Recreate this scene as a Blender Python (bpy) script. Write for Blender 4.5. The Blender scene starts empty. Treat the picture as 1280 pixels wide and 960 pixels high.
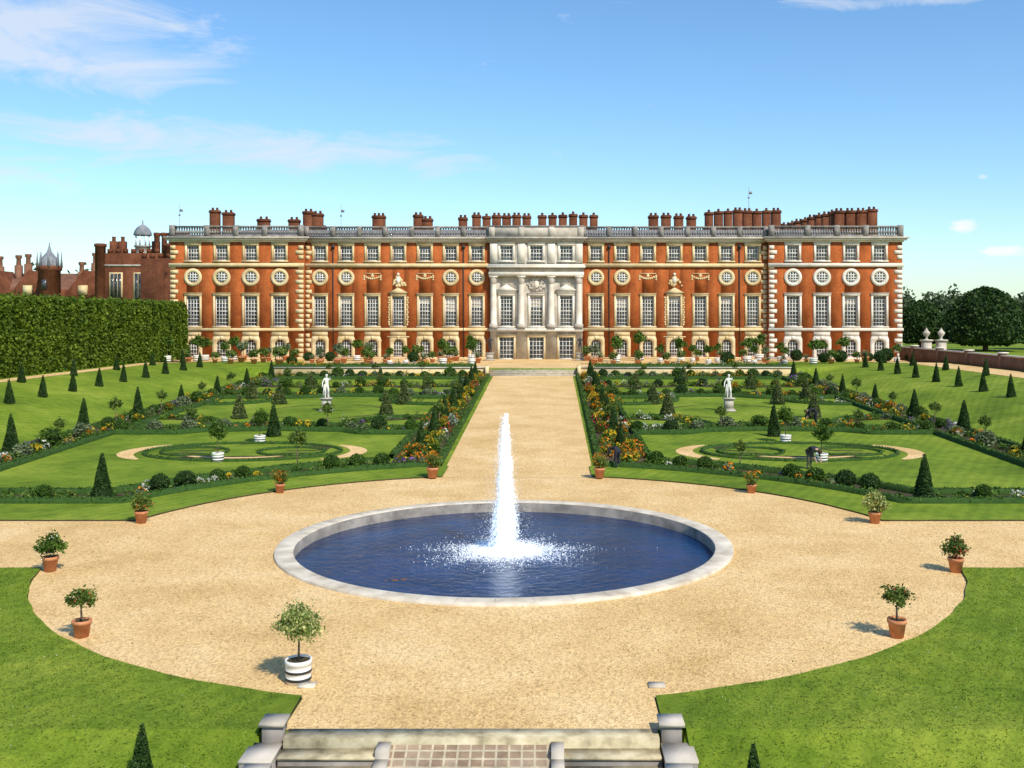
import bpy, math, numpy as np
from mathutils import Vector
rng=np.random.default_rng(11)
scene=bpy.context.scene
scene.view_settings.view_transform='Standard'
scene.view_settings.look='None'
scene.view_settings.exposure=0
R=math.radians

# ------------------------------------------------------------------ materials
def new_mat(name):
    m=bpy.data.materials.new(name); m.use_nodes=True
    nt=m.node_tree; return m,nt,nt.nodes['Principled BSDF']
def ramp(nt,fac,cols):
    r=nt.nodes.new('ShaderNodeValToRGB'); e=r.color_ramp.elements
    while len(e)<len(cols): e.new(0.5)
    for i,c in enumerate(cols):
        if len(c)==4: e[i].position=c[3]
        else: e[i].position=0.3+0.4*i/(len(cols)-1)
        e[i].color=(c[0],c[1],c[2],1)
    nt.links.new(fac,r.inputs[0]); return r.outputs[0]
def noise(nt,vec,scale,detail=5,rough=.55):
    n=nt.nodes.new('ShaderNodeTexNoise'); n.inputs['Scale'].default_value=scale
    n.inputs['Detail'].default_value=detail; n.inputs['Roughness'].default_value=rough
    nt.links.new(vec,n.inputs['Vector']); return n.outputs['Fac']
def mixc(nt,a,b,fac,mode='MULTIPLY'):
    m=nt.nodes.new('ShaderNodeMix'); m.data_type='RGBA'; m.blend_type=mode
    if isinstance(fac,(int,float)): m.inputs[0].default_value=fac
    else: nt.links.new(fac,m.inputs[0])
    for s,i in ((a,6),(b,7)):
        if isinstance(s,tuple): m.inputs[i].default_value=(*s,1)
        else: nt.links.new(s,m.inputs[i])
    return m.outputs[2]
def pos(nt):
    return nt.nodes.new('ShaderNodeNewGeometry').outputs['Position']
def objc(nt):
    return nt.nodes.new('ShaderNodeTexCoord').outputs['Object']
def bump(nt,bs,h,strength,dist):
    b=nt.nodes.new('ShaderNodeBump'); b.inputs['Strength'].default_value=strength
    b.inputs['Distance'].default_value=dist
    nt.links.new(h,b.inputs['Height']); nt.links.new(b.outputs[0],bs.inputs['Normal'])
def surf(name,cols,scale,rough=.8,bstr=0,bdist=.02,bscale=None,big=None,world=True,spec=.3):
    m,nt,bs=new_mat(name); v=pos(nt) if world else objc(nt)
    c=ramp(nt,noise(nt,v,scale),cols)
    if big:
        c=mixc(nt,c,ramp(nt,noise(nt,v,big[0]),[(big[1],)*3,(1,1,1)]),1.0)
    nt.links.new(c,bs.inputs['Base Color']); bs.inputs['Roughness'].default_value=rough
    bs.inputs['Specular IOR Level'].default_value=spec
    if bstr: bump(nt,bs,noise(nt,v,bscale or scale*2),bstr,bdist)
    return m
def leafm(name,cols,trans=.25,world=False,clump=1.5):
    m,nt,bs=new_mat(name)
    g=nt.nodes.new('ShaderNodeNewGeometry')
    n=len(cols)
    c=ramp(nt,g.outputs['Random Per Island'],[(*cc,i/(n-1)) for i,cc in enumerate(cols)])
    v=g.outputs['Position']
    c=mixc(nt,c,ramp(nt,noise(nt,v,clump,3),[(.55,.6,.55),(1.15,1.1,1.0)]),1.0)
    nt.links.new(c,bs.inputs['Base Color']); bs.inputs['Roughness'].default_value=.6
    bs.inputs['Specular IOR Level'].default_value=.25
    t=nt.nodes.new('ShaderNodeBsdfTranslucent'); nt.links.new(c,t.inputs[0])
    mx=nt.nodes.new('ShaderNodeMixShader'); mx.inputs[0].default_value=trans
    nt.links.new(bs.outputs[0],mx.inputs[1]); nt.links.new(t.outputs[0],mx.inputs[2])
    nt.links.new(mx.outputs[0],nt.nodes['Material Output'].inputs[0])
    return m
def grass_mat(name,c1,c2,c3):
    m,nt,bs=new_mat(name); v=pos(nt)
    a=ramp(nt,noise(nt,v,.16,6,.65),[c1,c2,c3])
    b=ramp(nt,noise(nt,v,1.1,7,.75),[(.55,.64,.5),(1.0,1.0,1.0),(1.28,1.12,1.15)])
    c=ramp(nt,noise(nt,v,16,6,.8),[(.45,.52,.4),(1.35,1.3,1.35)])
    w=nt.nodes.new('ShaderNodeTexWave'); w.inputs['Scale'].default_value=.55; w.inputs['Distortion'].default_value=1.2; w.inputs['Detail'].default_value=1
    mp=nt.nodes.new('ShaderNodeMapping'); mp.inputs['Rotation'].default_value=(0,0,R(28)); nt.links.new(v,mp.inputs[0]); nt.links.new(mp.outputs[0],w.inputs[0])
    st_=ramp(nt,w.outputs['Fac'],[(.92,.93,.91,.2),(1.05,1.04,1.05,.8)])
    col=mixc(nt,mixc(nt,mixc(nt,a,b,.95),c,.85),st_,1.0)
    nt.links.new(col,bs.inputs['Base Color']); bs.inputs['Roughness'].default_value=.85
    bs.inputs['Specular IOR Level'].default_value=.12
    bump(nt,bs,noise(nt,v,24,6,.75),.6,.05)
    return m
M={}
M['grass']=grass_mat('grass_turf',(.095,.155,.013),(.17,.25,.02),(.27,.335,.04))
def gravel():
    m,nt,bs=new_mat('gravel'); v=pos(nt)
    a=ramp(nt,noise(nt,v,.28,7,.68),[(.57,.375,.155),(.70,.485,.225),(.79,.58,.305)])
    b=ramp(nt,noise(nt,v,9,7,.85),[(.58,.53,.47),(1,1,1),(1.3,1.28,1.25)])
    vo=nt.nodes.new('ShaderNodeTexVoronoi'); vo.inputs['Scale'].default_value=20
    nt.links.new(v,vo.inputs['Vector'])
    c=ramp(nt,vo.outputs['Color'],[(.58,.53,.49,.0),(1.0,1.0,1.0,.5),(1.2,1.18,1.16,1.)])
    nt.links.new(mixc(nt,mixc(nt,a,b,.85),c,.9),bs.inputs['Base Color'])
    bs.inputs['Roughness'].default_value=.95; bs.inputs['Specular IOR Level'].default_value=.1
    bump(nt,bs,vo.outputs['Distance'],.6,.03)
    return m
M['gravel']=gravel()
M['soil']=surf('soil',[(.045,.04,.015),(.08,.06,.03)],6,.95,.6,.05)
def brickm(name,c1,c2,mort,stain=.6):
    m,nt,bs=new_mat(name); v=pos(nt)
    s=nt.nodes.new('ShaderNodeSeparateXYZ'); nt.links.new(v,s.inputs[0])
    ad=nt.nodes.new('ShaderNodeMath'); ad.operation='ADD'
    nt.links.new(s.outputs[0],ad.inputs[0]); nt.links.new(s.outputs[1],ad.inputs[1])
    c=nt.nodes.new('ShaderNodeCombineXYZ'); nt.links.new(ad.outputs[0],c.inputs[0]); nt.links.new(s.outputs[2],c.inputs[1])
    b=nt.nodes.new('ShaderNodeTexBrick'); nt.links.new(c.outputs[0],b.inputs['Vector'])
    b.inputs['Scale'].default_value=1; b.inputs['Brick Width'].default_value=.24; b.inputs['Row Height'].default_value=.08
    b.inputs['Mortar Size'].default_value=.005
    b.inputs['Color1'].default_value=(*c1,1); b.inputs['Color2'].default_value=(*c2,1); b.inputs['Mortar'].default_value=(*mort,1)
    col=mixc(nt,b.outputs['Color'],ramp(nt,noise(nt,v,.5,6,.65),[(stain,stain*.93,stain*.85),(1.12,1.12,1.12)]),.95)
    mp=nt.nodes.new('ShaderNodeMapping'); mp.inputs['Scale'].default_value=(1.1,1.1,.12); nt.links.new(v,mp.inputs[0])
    col=mixc(nt,col,ramp(nt,noise(nt,mp.outputs[0],1.3,5,.6),[(.75,.71,.69),(1.06,1.06,1.06)]),.9)
    nt.links.new(col,bs.inputs['Base Color']); bs.inputs['Roughness'].default_value=.9
    bs.inputs['Specular IOR Level'].default_value=.15
    return m
M['brick']=brickm('red_brick',(.47,.118,.022),(.36,.078,.014),(.45,.22,.11),.62)
M['brick_old']=brickm('old_brick',(.22,.072,.03),(.14,.045,.022),(.2,.12,.08),.5)
M['brick_wall']=brickm('garden_brick',(.30,.13,.07),(.24,.11,.07),(.35,.27,.2),.6)
M['stone']=surf('warm_stone',[(.60,.44,.20),(.80,.65,.39)],.9,.8,.3,.02,6,big=(.15,.85))
M['white_stone']=surf('white_stone',[(.62,.54,.43),(.80,.75,.65)],.9,.8,.3,.02,6)
M['grey_stone']=surf('grey_stone',[(.36,.32,.26),(.58,.52,.44)],1.2,.85,.3,.02,6)
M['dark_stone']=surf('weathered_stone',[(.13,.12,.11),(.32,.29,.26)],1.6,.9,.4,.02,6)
M['rim']=surf('basin_stone',[(.42,.35,.26),(.60,.53,.42),(.72,.65,.53)],1.4,.85,.4,.02,9)
M['step_stone']=surf('step_stone',[(.24,.20,.12),(.47,.40,.25),(.62,.55,.38)],2.6,.85,.5,.02,10)
def pave():
    m,nt,bs=new_mat('brick_paving'); v=pos(nt)
    b=nt.nodes.new('ShaderNodeTexBrick'); nt.links.new(v,b.inputs['Vector']); b.offset=.0
    b.inputs['Scale'].default_value=1; b.inputs['Brick Width'].default_value=.24; b.inputs['Row Height'].default_value=.2
    b.inputs['Mortar Size'].default_value=.02
    b.inputs['Color1'].default_value=(.27,.18,.12,1); b.inputs['Color2'].default_value=(.38,.28,.20,1); b.inputs['Mortar'].default_value=(.52,.44,.32,1)
    nt.links.new(mixc(nt,b.outputs['Color'],ramp(nt,noise(nt,v,3,6,.7),[(.55,.55,.5),(1.15,1.15,1.1)]),.95),bs.inputs['Base Color'])
    bs.inputs['Roughness'].default_value=.9
    return m
M['pave']=pave()
M['paint']=surf('white_paint',[(.74,.71,.64),(.82,.80,.75)],2,.5,world=False)
M['black']=surf('black_iron',[(.02,.02,.02),(.04,.04,.04)],3,.5)
M['lead']=surf('lead_grey',[(.14,.15,.17),(.28,.29,.31)],1,.6)
M['roof']=surf('roof_tile',[(.13,.06,.04),(.22,.11,.07)],1,.9)
M['terracotta']=surf('terracotta',[(.42,.15,.06),(.60,.27,.13)],5,.85,.2,.01,world=False)
M['bark']=surf('bark',[(.09,.06,.04),(.2,.15,.1)],12,.9,.5,.02,world=False)
M['marble']=surf('marble',[(.66,.62,.56),(.80,.77,.72)],3,.5,world=False)
def glass():
    m,nt,bs=new_mat('window_glass'); v=pos(nt)
    c=ramp(nt,noise(nt,v,.9,2),[(.012,.016,.02),(.05,.06,.07),(.13,.13,.12)])
    nt.links.new(c,bs.inputs['Base Color']); bs.inputs['Roughness'].default_value=.12
    bs.inputs['Specular IOR Level'].default_value=.4
    bump(nt,bs,noise(nt,v,1.2,2),.2,.05)
    return m
M['glass']=glass()
def water():
    m,nt,bs=new_mat('pond_water'); v=pos(nt)
    c=ramp(nt,noise(nt,v,.40,6),[(.002,.012,.045),(.004,.034,.125)])
    nt.links.new(c,bs.inputs['Base Color']); bs.inputs['Roughness'].default_value=.05
    bs.inputs['IOR'].default_value=1.33; bs.inputs['Specular IOR Level'].default_value=.30
    w=nt.nodes.new('ShaderNodeTexWave'); w.wave_type='RINGS'; w.rings_direction='SPHERICAL'
    w.inputs['Scale'].default_value=.8; w.inputs['Distortion'].default_value=9; w.inputs['Detail'].default_value=4
    mp=nt.nodes.new('ShaderNodeMapping'); mp.inputs['Location'].default_value=(0,-35.8,0); nt.links.new(v,mp.inputs[0]); nt.links.new(mp.outputs[0],w.inputs[0])
    a=nt.nodes.new('ShaderNodeMath'); a.operation='MULTIPLY_ADD'; nt.links.new(w.outputs['Fac'],a.inputs[0]); a.inputs[1].default_value=.08
    nt.links.new(noise(nt,v,2.1,7,.6),a.inputs[2])
    bump(nt,bs,a.outputs[0],.42,.12)
    return m
M['water']=water()
def spray():
    m,nt,bs=new_mat('water_spray')
    d=nt.nodes.new('ShaderNodeBsdfDiffuse'); d.inputs[0].default_value=(.72,.73,.74,1)
    t=nt.nodes.new('ShaderNodeBsdfTranslucent'); t.inputs[0].default_value=(.52,.53,.54,1)
    mx=nt.nodes.new('ShaderNodeAddShader')
    nt.links.new(d.outputs[0],mx.inputs[0]); nt.links.new(t.outputs[0],mx.inputs[1])
    nt.links.new(mx.outputs[0],nt.nodes['Material Output'].inputs[0])
    return m
M['spray']=spray()
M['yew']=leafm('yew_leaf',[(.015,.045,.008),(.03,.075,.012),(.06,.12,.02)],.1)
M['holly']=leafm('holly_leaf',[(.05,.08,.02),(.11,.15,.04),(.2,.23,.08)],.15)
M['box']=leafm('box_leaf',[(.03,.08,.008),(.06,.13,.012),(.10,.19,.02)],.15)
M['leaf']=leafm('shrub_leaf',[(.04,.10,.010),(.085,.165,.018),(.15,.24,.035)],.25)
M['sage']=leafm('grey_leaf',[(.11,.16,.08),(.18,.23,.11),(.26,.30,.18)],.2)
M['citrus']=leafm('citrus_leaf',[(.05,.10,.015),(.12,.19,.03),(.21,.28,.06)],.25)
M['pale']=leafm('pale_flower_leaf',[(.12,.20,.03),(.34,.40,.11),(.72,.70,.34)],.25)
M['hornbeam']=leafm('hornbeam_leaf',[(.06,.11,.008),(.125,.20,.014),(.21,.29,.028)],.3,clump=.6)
M['far_leaf']=leafm('far_leaf_hazed',[(.05,.08,.035),(.085,.125,.055),(.135,.18,.085)],.2,clump=.15)  # distance haze put into the leaf colour as paler greens
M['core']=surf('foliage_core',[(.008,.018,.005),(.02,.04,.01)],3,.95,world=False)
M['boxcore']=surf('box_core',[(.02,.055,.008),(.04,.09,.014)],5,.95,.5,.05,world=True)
for k,c in dict(orange=(.85,.28,.01),yellow=(.88,.60,.03),purple=(.24,.13,.38),white=(.80,.80,.72),red=(.6,.06,.03),pink=(.6,.28,.3)).items():
    M['f_'+k]=leafm('petals_'+k,[tuple(x*.8 for x in c),c],.3)
M['skin']=surf('skin',[(.45,.27,.19),(.5,.3,.22)],5,.6,world=False)
M['hair']=surf('hair',[(.03,.02,.012),(.06,.04,.02)],9,.7,world=False)
M['navy']=surf('dark_cloth',[(.012,.014,.02),(.03,.03,.04)],6,.9,world=False)
M['cloth']=surf('khaki_cloth',[(.10,.09,.07),(.15,.13,.10)],6,.9,world=False)

# ------------------------------------------------------------------ mesh builder
class MB:
    def __init__(s): s.V=[];s.L=[];s.C=[];s.MI=[];s.n=0;s.mats=[]
    def mi(s,m):
        if m not in s.mats: s.mats.append(m)
        return s.mats.index(m)
    def add(s,v,f,m):
        v=np.asarray(v,dtype=np.float64).reshape(-1,3); s.V.append(v)
        k=s.mi(m)
        for q in f:
            s.L.append(np.asarray(q)+s.n)
        s.C.append(np.array([len(q) for q in f],dtype=np.int32)); s.MI.append(np.full(len(f),k,dtype=np.int32)); s.n+=len(v)
    def addq(s,v,m):
        N=len(v)//4; s.V.append(v); s.L.append(np.arange(4*N)+s.n)
        s.C.append(np.full(N,4,dtype=np.int32)); s.MI.append(np.full(N,s.mi(m),dtype=np.int32)); s.n+=len(v)
    def box(s,x0,x1,y0,y1,z0,z1,m):
        v=[(x0,y0,z0),(x1,y0,z0),(x1,y1,z0),(x0,y1,z0),(x0,y0,z1),(x1,y0,z1),(x1,y1,z1),(x0,y1,z1)]
        s.add(v,[(0,3,2,1),(4,5,6,7),(0,1,5,4),(1,2,6,5),(2,3,7,6),(3,0,4,7)],m)
    def lathe(s,prof,c,m,seg=16,mats=None,sx=1,sy=1):
        a=np.linspace(0,2*np.pi,seg,endpoint=False); v=[]
        for r,z in prof:
            v+= [(c[0]+r*sx*math.cos(t),c[1]+r*sy*math.sin(t),c[2]+z) for t in a]
        for i in range(len(prof)-1):
            f=[(i*seg+j,i*seg+(j+1)%seg,(i+1)*seg+(j+1)%seg,(i+1)*seg+j) for j in range(seg)]
            if i==0: s.add(v,f,mats[0] if mats else m); base=s.n-len(v)
            else:
                k=s.mi(mats[i] if mats else m)
                for q in f: s.L.append(np.asarray(q)+base)
                s.C.append(np.full(seg,4,dtype=np.int32)); s.MI.append(np.full(seg,k,dtype=np.int32))
    def tube(s,p,q,r0,r1,m,seg=8):
        p=Vector(p);q=Vector(q);d=(q-p).normalized(); a=d.orthogonal().normalized(); b=d.cross(a); v=[]
        for c,r in ((p,r0),(q,r1)):
            for j in range(seg):
                t=2*math.pi*j/seg; v.append(c+a*(r*math.cos(t))+b*(r*math.sin(t)))
        f=[(j,(j+1)%seg,seg+(j+1)%seg,seg+j) for j in range(seg)]+[tuple(range(seg-1,-1,-1)),tuple(range(seg,2*seg))]
        s.add([tuple(x) for x in v],f,m)
    def leaves(s,C,size,m,ar=.55):
        C=np.asarray(C); N=len(C)
        a=rng.normal(size=(N,3)); a/=np.linalg.norm(a,axis=1)[:,None]
        b=np.cross(a,rng.normal(size=(N,3))); b/=np.linalg.norm(b,axis=1)[:,None]
        sz=(np.asarray(size)*rng.uniform(.7,1.3,N))[:,None]
        v=np.stack([C-a*sz,C+b*sz*ar,C+a*sz,C-b*sz*ar],axis=1).reshape(-1,3)
        s.addq(v,m)
    def build(s,name,parent=None,smooth=False,loc=None):
        me=bpy.data.meshes.new(name); V=np.concatenate(s.V); L=np.concatenate(s.L).astype(np.int32); C=np.concatenate(s.C)
        me.vertices.add(len(V)); me.vertices.foreach_set('co',V.astype(np.float32).ravel())
        me.loops.add(len(L)); me.loops.foreach_set('vertex_index',L)
        me.polygons.add(len(C)); me.polygons.foreach_set('loop_start',np.concatenate([[0],np.cumsum(C)[:-1]]).astype(np.int32))
        for m in s.mats: me.materials.append(M[m])
        me.polygons.foreach_set('material_index',np.concatenate(s.MI))
        me.update(calc_edges=True); me.validate()
        if smooth: me.polygons.foreach_set('use_smooth',np.ones(len(C),dtype=bool))
        return obj(name,me,parent,loc)
def obj(name,me,parent=None,loc=None,rz=0,sc=None):
    o=bpy.data.objects.new(name,me); scene.collection.objects.link(o)
    if parent: o.parent=parent
    if loc is not None: o.location=loc
    if rz: o.rotation_euler=(0,0,rz)
    if sc is not None: o.scale=sc if hasattr(sc,'__len__') else (sc,)*3
    return o
def empty(name):
    o=bpy.data.objects.new(name,None); scene.collection.objects.link(o); return o

# ------------------------------------------------------------------ terrain
PY=35.8
def ss(t): t=min(max(t,0),1); return t*t*(3-2*t)
def T(x,y):
    ax=abs(x)
    if y<19.5: b=max(-1.3,-(19.5-y)*.357)
    elif y<51: b=0
    elif y<113: b=.022*(y-51)
    elif y<113.6: b=1.364+(y-113)/.6*.786
    else: b=2.15
    S1=1.85+.0145*(min(max(y,20),112)-72); S2=2.8
    if y>112:
        t=min((y-112)/18,1); S1+=(2.15-S1)*t; S2+=(2.15-S2)*t
    if ax<4.05 and y<19.55: b-=.5
    if ax<=29.5: return b
    if ax<=36: return b+(S1-b)*ss((ax-29.5)/6.5)
    if ax<=41: return S1+(S2-S1)*(ax-36)/5
    return S2
hx=[0,4.0,4.1,9,15,22,29.5,30.5,31.5,32.5,33.5,34.5,36,38,41,49,60,80,150,400,1200,4000]
Xs=sorted(set([-a for a in hx]+hx))
Ys=[-600,-100,0,8,15.86,17,18.5,19.5,19.6,23,27,35.8,45,51,60,72,80,90,100,112,113,113.6,116,120,125,130,140,180,300,800,2000,6000]
g=MB(); V=[(x,y,T(x,y)) for y in Ys for x in Xs]; F=[]; nx=len(Xs)
for j in range(len(Ys)-1):
    for i in range(nx-1):
        if Xs[i]>=-9 and Xs[i+1]<=9 and Ys[j]>=27 and Ys[j+1]<=45: continue
        F.append((j*nx+i,j*nx+i+1,(j+1)*nx+i+1,(j+1)*nx+i))
g.add(V,F,'grass')
ang=list(np.linspace(0,2*np.pi,96,endpoint=False))+[math.atan2(cy-PY,cx)%(2*math.pi) for cx in(-9,9) for cy in(27,45)]
ang=sorted(ang); V=[];n=len(ang)
for a in ang:
    c,s_=math.cos(a),math.sin(a)
    t=min([9/abs(c) if abs(c)>1e-9 else 1e9, ((45-PY)/s_ if s_>0 else (27-PY)/s_) if abs(s_)>1e-9 else 1e9])
    V+=[(7.6*c,PY+7.6*s_,0),(t*c,PY+t*s_,0)]
g.add(V,[(2*i,2*i+1,2*((i+1)%n)+1,2*((i+1)%n)) for i in range(n)],'grass')
g.build('ground')

# gravel
g=MB()
rr=[7.7,10,12.5,15.0]; n=128
V=[(r*math.cos(2*math.pi*i/n),PY+r*math.sin(2*math.pi*i/n),.010) for r in rr for i in range(n)]
g.add(V,[(k*n+i,k*n+(i+1)%n,(k+1)*n+(i+1)%n,(k+1)*n+i) for k in range(3) for i in range(n)],'gravel')
def strip(g,xs,ys,dz,m,widen=0):
    V=[(x*(1+widen*max(0,(y-51)/62)),y,T(x,y)+dz) for y in ys for x in xs]; k=len(xs)
    g.add(V,[(j*k+i,j*k+i+1,(j+1)*k+i+1,(j+1)*k+i) for j in range(len(ys)-1) for i in range(k-1)],m)
strip(g,[-29.4,-14.2],[32.05,39.55],.014,'gravel'); strip(g,[14.2,29.4],[32.05,39.55],.014,'gravel')
strip(g,[-3.67,3.67],[19.605,21.6],.018,'gravel'); strip(g,[-3.8,3.8],[50.2,51,60,80,112.6],.018,'gravel',.16)
g.build('gravel_path')
g=MB(); strip(g,[-29,29],[119.5,130,137.5],.02,'gravel'); strip(g,[-60,-29.01],[130.01,137.5],.02,'gravel'); strip(g,[29.01,62],[130.01,137.5],.02,'gravel')
strip(g,[-7,7],[114.25,119.5],.024,'gravel')
g.build('terrace_gravel')
g=MB(); strip(g,[41.3,45.6],[40,112,120,129.9],.02,'gravel'); strip(g,[-43.0,-41.2],[40,112,120,129.9],.02,'gravel')
strip(g,[52,60],[60,112,130,200],.02,'gravel')
g.build('side_walk_gravel')

def fan(name,inner,outer):
    g=MB(); n=len(inner); V=[]
    for (a,b) in zip(inner,outer):
        V+=[(a[0],a[1],T(*a)+.07),(b[0],b[1],T(*b)+.07),(a[0],a[1],T(*a)-.02)]
    g.add(V,[(3*i,3*i+3,3*i+4,3*i+1) for i in range(n-1)],'grass')
    g.add(V,[(3*i+2,3*i+5,3*i+3,3*i) for i in range(n-1)],'soil')
    return g.build(name)
def arcpts(r,a0,a1,n): return [(r*math.cos(a)+0,PY+r*math.sin(a)) for a in np.linspace(a0,a1,n)]
def mir(P,s): return [(s*x,y) for x,y in P]
hw=3.68
def lin(p,q,n): return [(p[0]+(q[0]-p[0])*t,p[1]+(q[1]-p[1])*t) for t in np.linspace(0,1,n)]
def wob(P,a=.03): return [(x+a*math.sin(y*3.1+x)*.6+a*math.sin(x*7.3)*.4,y+a*math.sin(x*2.7)*.7) for x,y in P]
inner=wob(arcpts(15,math.acos(hw/15),math.asin(3.75/15),90)+lin((14.53,39.55),(29.3,39.55),30)[1:])
outer=arcpts(18,math.acos(hw/18),math.asin(7.2/18),90)+lin((16.5,43),(29.3,43),30)[1:]
for s in (-1,1): fan('lawn_verge',mir(inner,s),mir(outer,s))
inS=[(3.68,19.62)]+wob(arcpts(15,-math.acos(hw/15),-math.asin(3.75/15),90)+lin((14.53,32.05),(29.3,32.05),30)[1:])
outS=[(4.10,19.55)]+[(max(4.10,p[0]),19.5) for p in inS[1:]]
for s in (-1,1):
    fan('south_lawn',mir(inS,s),mir(outS,s))
    g=MB(); strip(g,[s*x for x in (4.10,15,29.3)],[8,15.86,19.5],.07,'grass'); g.build('grass_bank')
g=MB(); N=90000
x=rng.uniform(4.2,19,N)*rng.choice([-1,1],N); y=rng.uniform(17,32,N)
ok=(((x**2+(y-PY)**2)>15.03**2))
x,y=x[ok],y[ok]; z=np.array([T(a,b) for a,b in zip(x,y)])+.07
a=rng.uniform(0,np.pi,len(x)); w=rng.uniform(.008,.018,len(x)); h=rng.uniform(.01,.045,len(x))
dx,dy=np.cos(a)*w,np.sin(a)*w; lx,ly=rng.normal(0,.04,(2,len(x)))
v=np.stack([np.c_[x-dx,y-dy,z],np.c_[x+dx,y+dy,z],np.c_[x+dx*.3+lx,y+dy*.3+ly,z+h],np.c_[x-dx*.3+lx,y-dy*.3+ly,z+h]],axis=1).reshape(-1,3)
M['blade']=leafm('grass_blade',[(.11,.19,.016),(.21,.31,.03),(.36,.43,.07)],.4,clump=.4)
g.addq(v,'blade')
N=260; x=rng.uniform(4.5,16,N)*rng.choice([-1,1],N); y=rng.uniform(18,31,N); ok=((x**2+(y-PY)**2)>15.4**2); x,y=x[ok],y[ok]
g.leaves(np.c_[x,y,[T(a,b)+.10 for a,b in zip(x,y)]],.013,'f_white',.9)
g.build('grass_blades')
g=MB(); N=900; x=rng.uniform(-14.5,14.5,N); y=rng.uniform(20.8,50,N); r=np.hypot(x,y-PY); ok=(r>8.1)&(r<14.9); x,y=x[ok],y[ok]
g.leaves(np.c_[x,y,np.full(len(x),.022)],.020,'citrus',.8); g.build('fallen_leaves')

# ------------------------------------------------------------------ pond & fountain
pond=empty('fountain_pond')
g=MB(); prof=[(7.9,-.02),(7.9,.08),(7.87,.10),(7.31,.10),(7.27,.08),(7.27,-1.2)]
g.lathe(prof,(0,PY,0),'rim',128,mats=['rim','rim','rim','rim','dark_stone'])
g.build('rim',pond)
g=MB()
for i in range(44):
    a=2*math.pi*i/44; c,s_=math.cos(a),math.sin(a); d=.006
    g.add([(7.33*c-d*s_,PY+7.33*s_+d*c,.1025),(7.33*c+d*s_,PY+7.33*s_-d*c,.1025),(7.85*c+d*s_,PY+7.85*s_-d*c,.1025),(7.85*c-d*s_,PY+7.85*s_+d*c,.1025)],[(0,1,2,3)],'dark_stone')
g.build('rim_joints',pond)
g=MB(); rad=list(np.linspace(.01,7.265,20)); n=96
V=[(r*math.cos(2*math.pi*i/n),PY+r*math.sin(2*math.pi*i/n),-.30) for r in rad for i in range(n)]
g.add(V,[(k*n+i,k*n+(i+1)%n,(k+1)*n+(i+1)%n,(k+1)*n+i) for k in range(len(rad)-1) for i in range(n)],'water')
g.build('water',pond,True)
g=MB()
for (fx,fy,ra) in ((-3.35,31.9,.3),(-3.05,32.0,.5)):
    c=Vector((fx,fy,-.292)); d=Vector((math.cos(ra),math.sin(ra),0)); p=Vector((-d.y,d.x,0))
    g.add([tuple(c-d*.2),tuple(c-d*.05-p*.04),tuple(c+d*.16),tuple(c-d*.05+p*.04),tuple(c-d*.3-p*.05),tuple(c-d*.3+p*.05)],[(0,1,2,3),(0,4,5)],'f_orange')
g.build('goldfish')
jet=empty('fountain_jet')
g=MB()
g.lathe([(.0,.15),(.06,.15),(.05,0),(.12,-.05),(.14,-.3)],(0,PY,-.1),'black',12)
K=90; kt=rng.uniform(.1,.95,K)**.8; ka=rng.uniform(0,2*np.pi,K); kr=rng.uniform(.0,.46,K)*(1.05-kt)
N=24000; k=rng.integers(0,K,N); f=rng.beta(1.0,1.5,N)
hgt=kt[k]*5.0*(1-f); r0=kr[k]*(1+.8*f)+np.abs(rng.normal(0,.05,N))
g.leaves(np.c_[r0*np.cos(ka[k])+rng.normal(0,.06,N)-.03,PY+r0*np.sin(ka[k])+rng.normal(0,.06,N),hgt-.25],.019,'spray',.8)
N=11000
t=rng.uniform(0,1,N); c=np.abs(rng.normal(0,1,N))*(.075+.035*np.sin(t*13)**2)*(1.15-.85*t**2); an=rng.uniform(0,2*np.pi,N)
g.leaves(np.c_[c*np.cos(an)+.02*np.sin(t*20),PY+c*np.sin(an),t*4.8-.25],.032,'spray',.9)
N=15000
t=rng.uniform(0,1,N)**1.1; w=np.abs(rng.normal(0,.46,N))*(1.2-t); an=rng.uniform(0,2*np.pi,N)
g.leaves(np.c_[w*np.cos(an)-.06,PY+w*np.sin(an),t*4.4-.25],.0105,'spray',.8)
N=24000
r=np.abs(rng.normal(0,.95,N)); an=rng.uniform(0,2*np.pi,N); r*=1+.15*np.sin(an*7)+.1*np.sin(an*13)
g.leaves(np.c_[r*np.cos(an)*1.15,PY+r*np.sin(an),-.29+np.abs(rng.normal(0,.12,N))*np.exp(-r*.9)],.020,'spray',.8)
g.build('spray',jet)

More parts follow.
